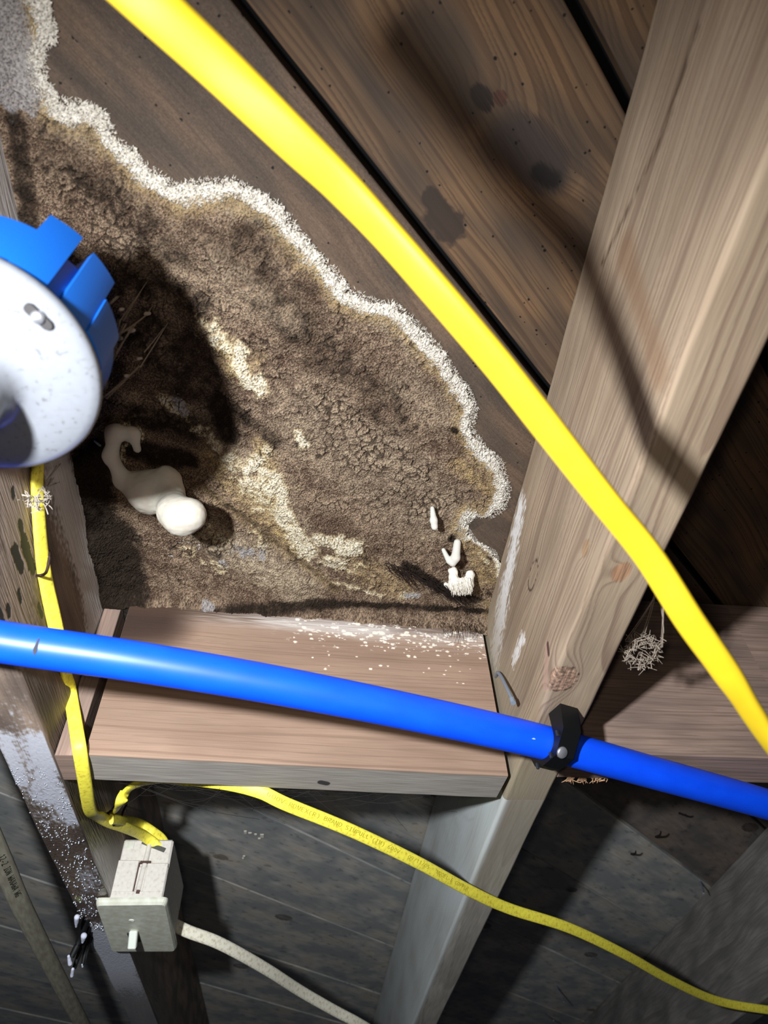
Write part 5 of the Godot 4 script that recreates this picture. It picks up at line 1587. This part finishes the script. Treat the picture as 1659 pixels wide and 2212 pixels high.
	o = thing("cobweb", "dusty cobweb strands between the blue lamp box and the fungus", "cobweb", Vector3(-0.1241, 0.3911, -0.2090))
	mb = MB.new()
	for q in [[Vector3(-0.1085, 0.3091, -0.1943), Vector3(-0.1120, 0.3506, -0.1928)], [Vector3(-0.1085, 0.3091, -0.1943), Vector3(-0.1135, 0.3680, -0.1882)], [Vector3(-0.1121, 0.3522, -0.1909), Vector3(-0.1172, 0.4354, -0.2182)], [Vector3(-0.1172, 0.4354, -0.2182), Vector3(-0.1254, 0.5363, -0.2407)], [Vector3(-0.1107, 0.3141, -0.2041), Vector3(-0.1176, 0.4051, -0.2379)], [Vector3(-0.1176, 0.4051, -0.2379), Vector3(-0.1043, 0.5378, -0.2361)], [Vector3(-0.1187, 0.3433, -0.1868), Vector3(-0.1082, 0.3284, -0.1872)], [Vector3(-0.1082, 0.3284, -0.1872), Vector3(-0.1133, 0.3756, -0.1947)], [Vector3(-0.1097, 0.3585, -0.1833), Vector3(-0.1239, 0.4921, -0.2148)], [Vector3(-0.1106, 0.3232, -0.1936), Vector3(-0.1135, 0.3942, -0.2039)], [Vector3(-0.1166, 0.3355, -0.1725), Vector3(-0.1090, 0.3570, -0.1696)]]:
		for s in 3:
			web(mb, (q[0] as Vector3) + Vector3(rn.randf_range(-0.0012, 0.0012), 0, rn.randf_range(-0.0012, 0.0012)), (q[1] as Vector3) + Vector3(rn.randf_range(-0.001, 0.001), 0, 0), 0.0015, 0.00022, rn)
	tube(mb, [Vector3(-0.1196, 0.4290, -0.2413), Vector3(-0.1142, 0.4675, -0.2420), Vector3(-0.1118, 0.5086, -0.2402)], 0.0004, 0.0003, 6, 6)
	for q in [[Vector3(-0.1114, 0.3519, -0.1912), 0.0012], [Vector3(-0.1160, 0.3918, -0.2070), 0.0013], [Vector3(-0.1175, 0.4358, -0.2177), 0.0014], [Vector3(-0.1092, 0.3298, -0.1857), 0.0009], [Vector3(-0.1133, 0.3716, -0.1840), 0.0009], [Vector3(-0.1198, 0.3834, -0.2326), 0.001], [Vector3(-0.1157, 0.3989, -0.2294), 0.0011]]:
		var p: Vector3 = q[0]
		var r: float = q[1]
		blob(mb, [[p, p + Vector3(r * 1.6, r * 0.8, 0), r, r * 0.8]], 0.001, 0.0005, 0.0004, 5)
	part_at("strand", mb, M.web, o).set_meta("kind", "stuff")
	o = thing("cobweb", "silvery web clot wrapped round the dusty yellow cable below the white lampholder", "cobweb", Vector3(-0.1840, 0.3693, -0.3199))
	mb = MB.new()
	for k in 50:
		var an := rn.randf() * TAU
		var p := Vector3(-0.1820, 0.3627, -0.3162) + Vector3(0.006 * cos(an), 0.006 * sin(an), rn.randf_range(-0.004, 0.004))
		var d := Vector3(rn.randf_range(-1, 1), rn.randf_range(-1, 1), rn.randf_range(-1, 1)).normalized() * rn.randf_range(0.002, 0.005)
		tube(mb, [p - d, p + d * 0.3 + Vector3(0.0007, 0, 0), p + d], 0.0004, 0.0002, 2, 4)
	for q in [[Vector3(-0.1820, 0.3738, -0.3176), Vector3(-0.2026, 0.4500, -0.3581)], [Vector3(-0.1820, 0.3783, -0.3181), Vector3(-0.2006, 0.4500, -0.3690)], [Vector3(-0.1820, 0.3575, -0.3080), Vector3(-0.1800, 0.3371, -0.2945)], [Vector3(-0.1820, 0.3791, -0.3140), Vector3(-0.1984, 0.4500, -0.3490)]]:
		for s in 3:
			web(mb, q[0], (q[1] as Vector3) + Vector3(rn.randf_range(-0.002, 0.002), 0, 0), 0.001, 0.0002, rn)
	part_at("strand", mb, mat(Color(0.62, 0.58, 0.54), 0.6), o).set_meta("kind", "stuff")
	o = thing("cobweb", "thin dark web threads strung under the blocking above the lower yellow cable", "cobweb", Vector3(-0.0251, 0.3000, -0.5783))
	mb = MB.new()
	for k in 46:
		var fx := rn.randf()
		var a := (Vector3(-0.1359, 0.3000, -0.5580)).lerp(Vector3(0.1040, 0.3000, -0.5773), fx)
		var b := a + Vector3(rn.randf_range(-0.09, 0.09), rn.randf_range(-0.004, 0.03), rn.randf_range(-0.07, -0.01))
		web(mb, a, b, 0.004, 0.00013, rn)
	web(mb, Vector3(-0.1368, 0.3000, -0.5654), Vector3(-0.0427, 0.3100, -0.6400), 0.004, 0.0002, rn)
	web(mb, Vector3(-0.1299, 0.3000, -0.5690), Vector3(-0.0744, 0.3100, -0.6191), 0.003, 0.0002, rn)
	part_at("strand", mb, M.web_thin, o).set_meta("kind", "stuff")
	# black strands with white tips on the left joist
	o = thing("black_fungus", "cluster of black finger-like fungus strands with white tips, left of the switch box", "fungus", Vector3(-0.2351, 0.3000, -0.8620))
	for q in [[Vector3(-0.2249, 0.2980, -0.8372), Vector3(-0.2315, 0.2850, -0.8573), Vector3(-0.2366, 0.2700, -0.8617), 0.0042, 0.0030], [Vector3(-0.2254, 0.2980, -0.8564), Vector3(-0.2332, 0.2850, -0.8775), Vector3(-0.2382, 0.2680, -0.8889), 0.0034, 0.0022], [Vector3(-0.2257, 0.2980, -0.8695), Vector3(-0.2321, 0.2880, -0.8938), Vector3(-0.2331, 0.2740, -0.8989), 0.003, 0.0018], [Vector3(-0.2265, 0.2980, -0.8829), Vector3(-0.2302, 0.2880, -0.8939), Vector3(-0.2316, 0.2760, -0.9012), 0.002, 0.0012]]:
		mb = MB.new()
		tube(mb, [q[0], q[1], q[2]], q[3], q[4], 6, 10)
		part_at("finger", mb, M.xyl, o)
	for q in [[Vector3(-0.2234, 0.2850, -0.7969), Vector3(-0.2263, 0.2820, -0.8126), 0.0028, 0.001], [Vector3(-0.2255, 0.2850, -0.8469), Vector3(-0.2277, 0.2820, -0.8562), 0.0032, 0.0012], [Vector3(-0.2371, 0.2680, -0.8525), Vector3(-0.2362, 0.2640, -0.8615), 0.0014, 0.0022], [Vector3(-0.2375, 0.2650, -0.8817), Vector3(-0.2395, 0.2620, -0.8918), 0.0016, 0.0018], [Vector3(-0.2325, 0.2730, -0.8941), Vector3(-0.2324, 0.2720, -0.8981), 0.0009, 0.0009]]:
		mb = MB.new()
		blob(mb, [[q[0], q[1], q[2], q[3]]], 0.001, 0.0006, 0.0003)
		part_at("white_tip", mb, M.xyl_tip, o)
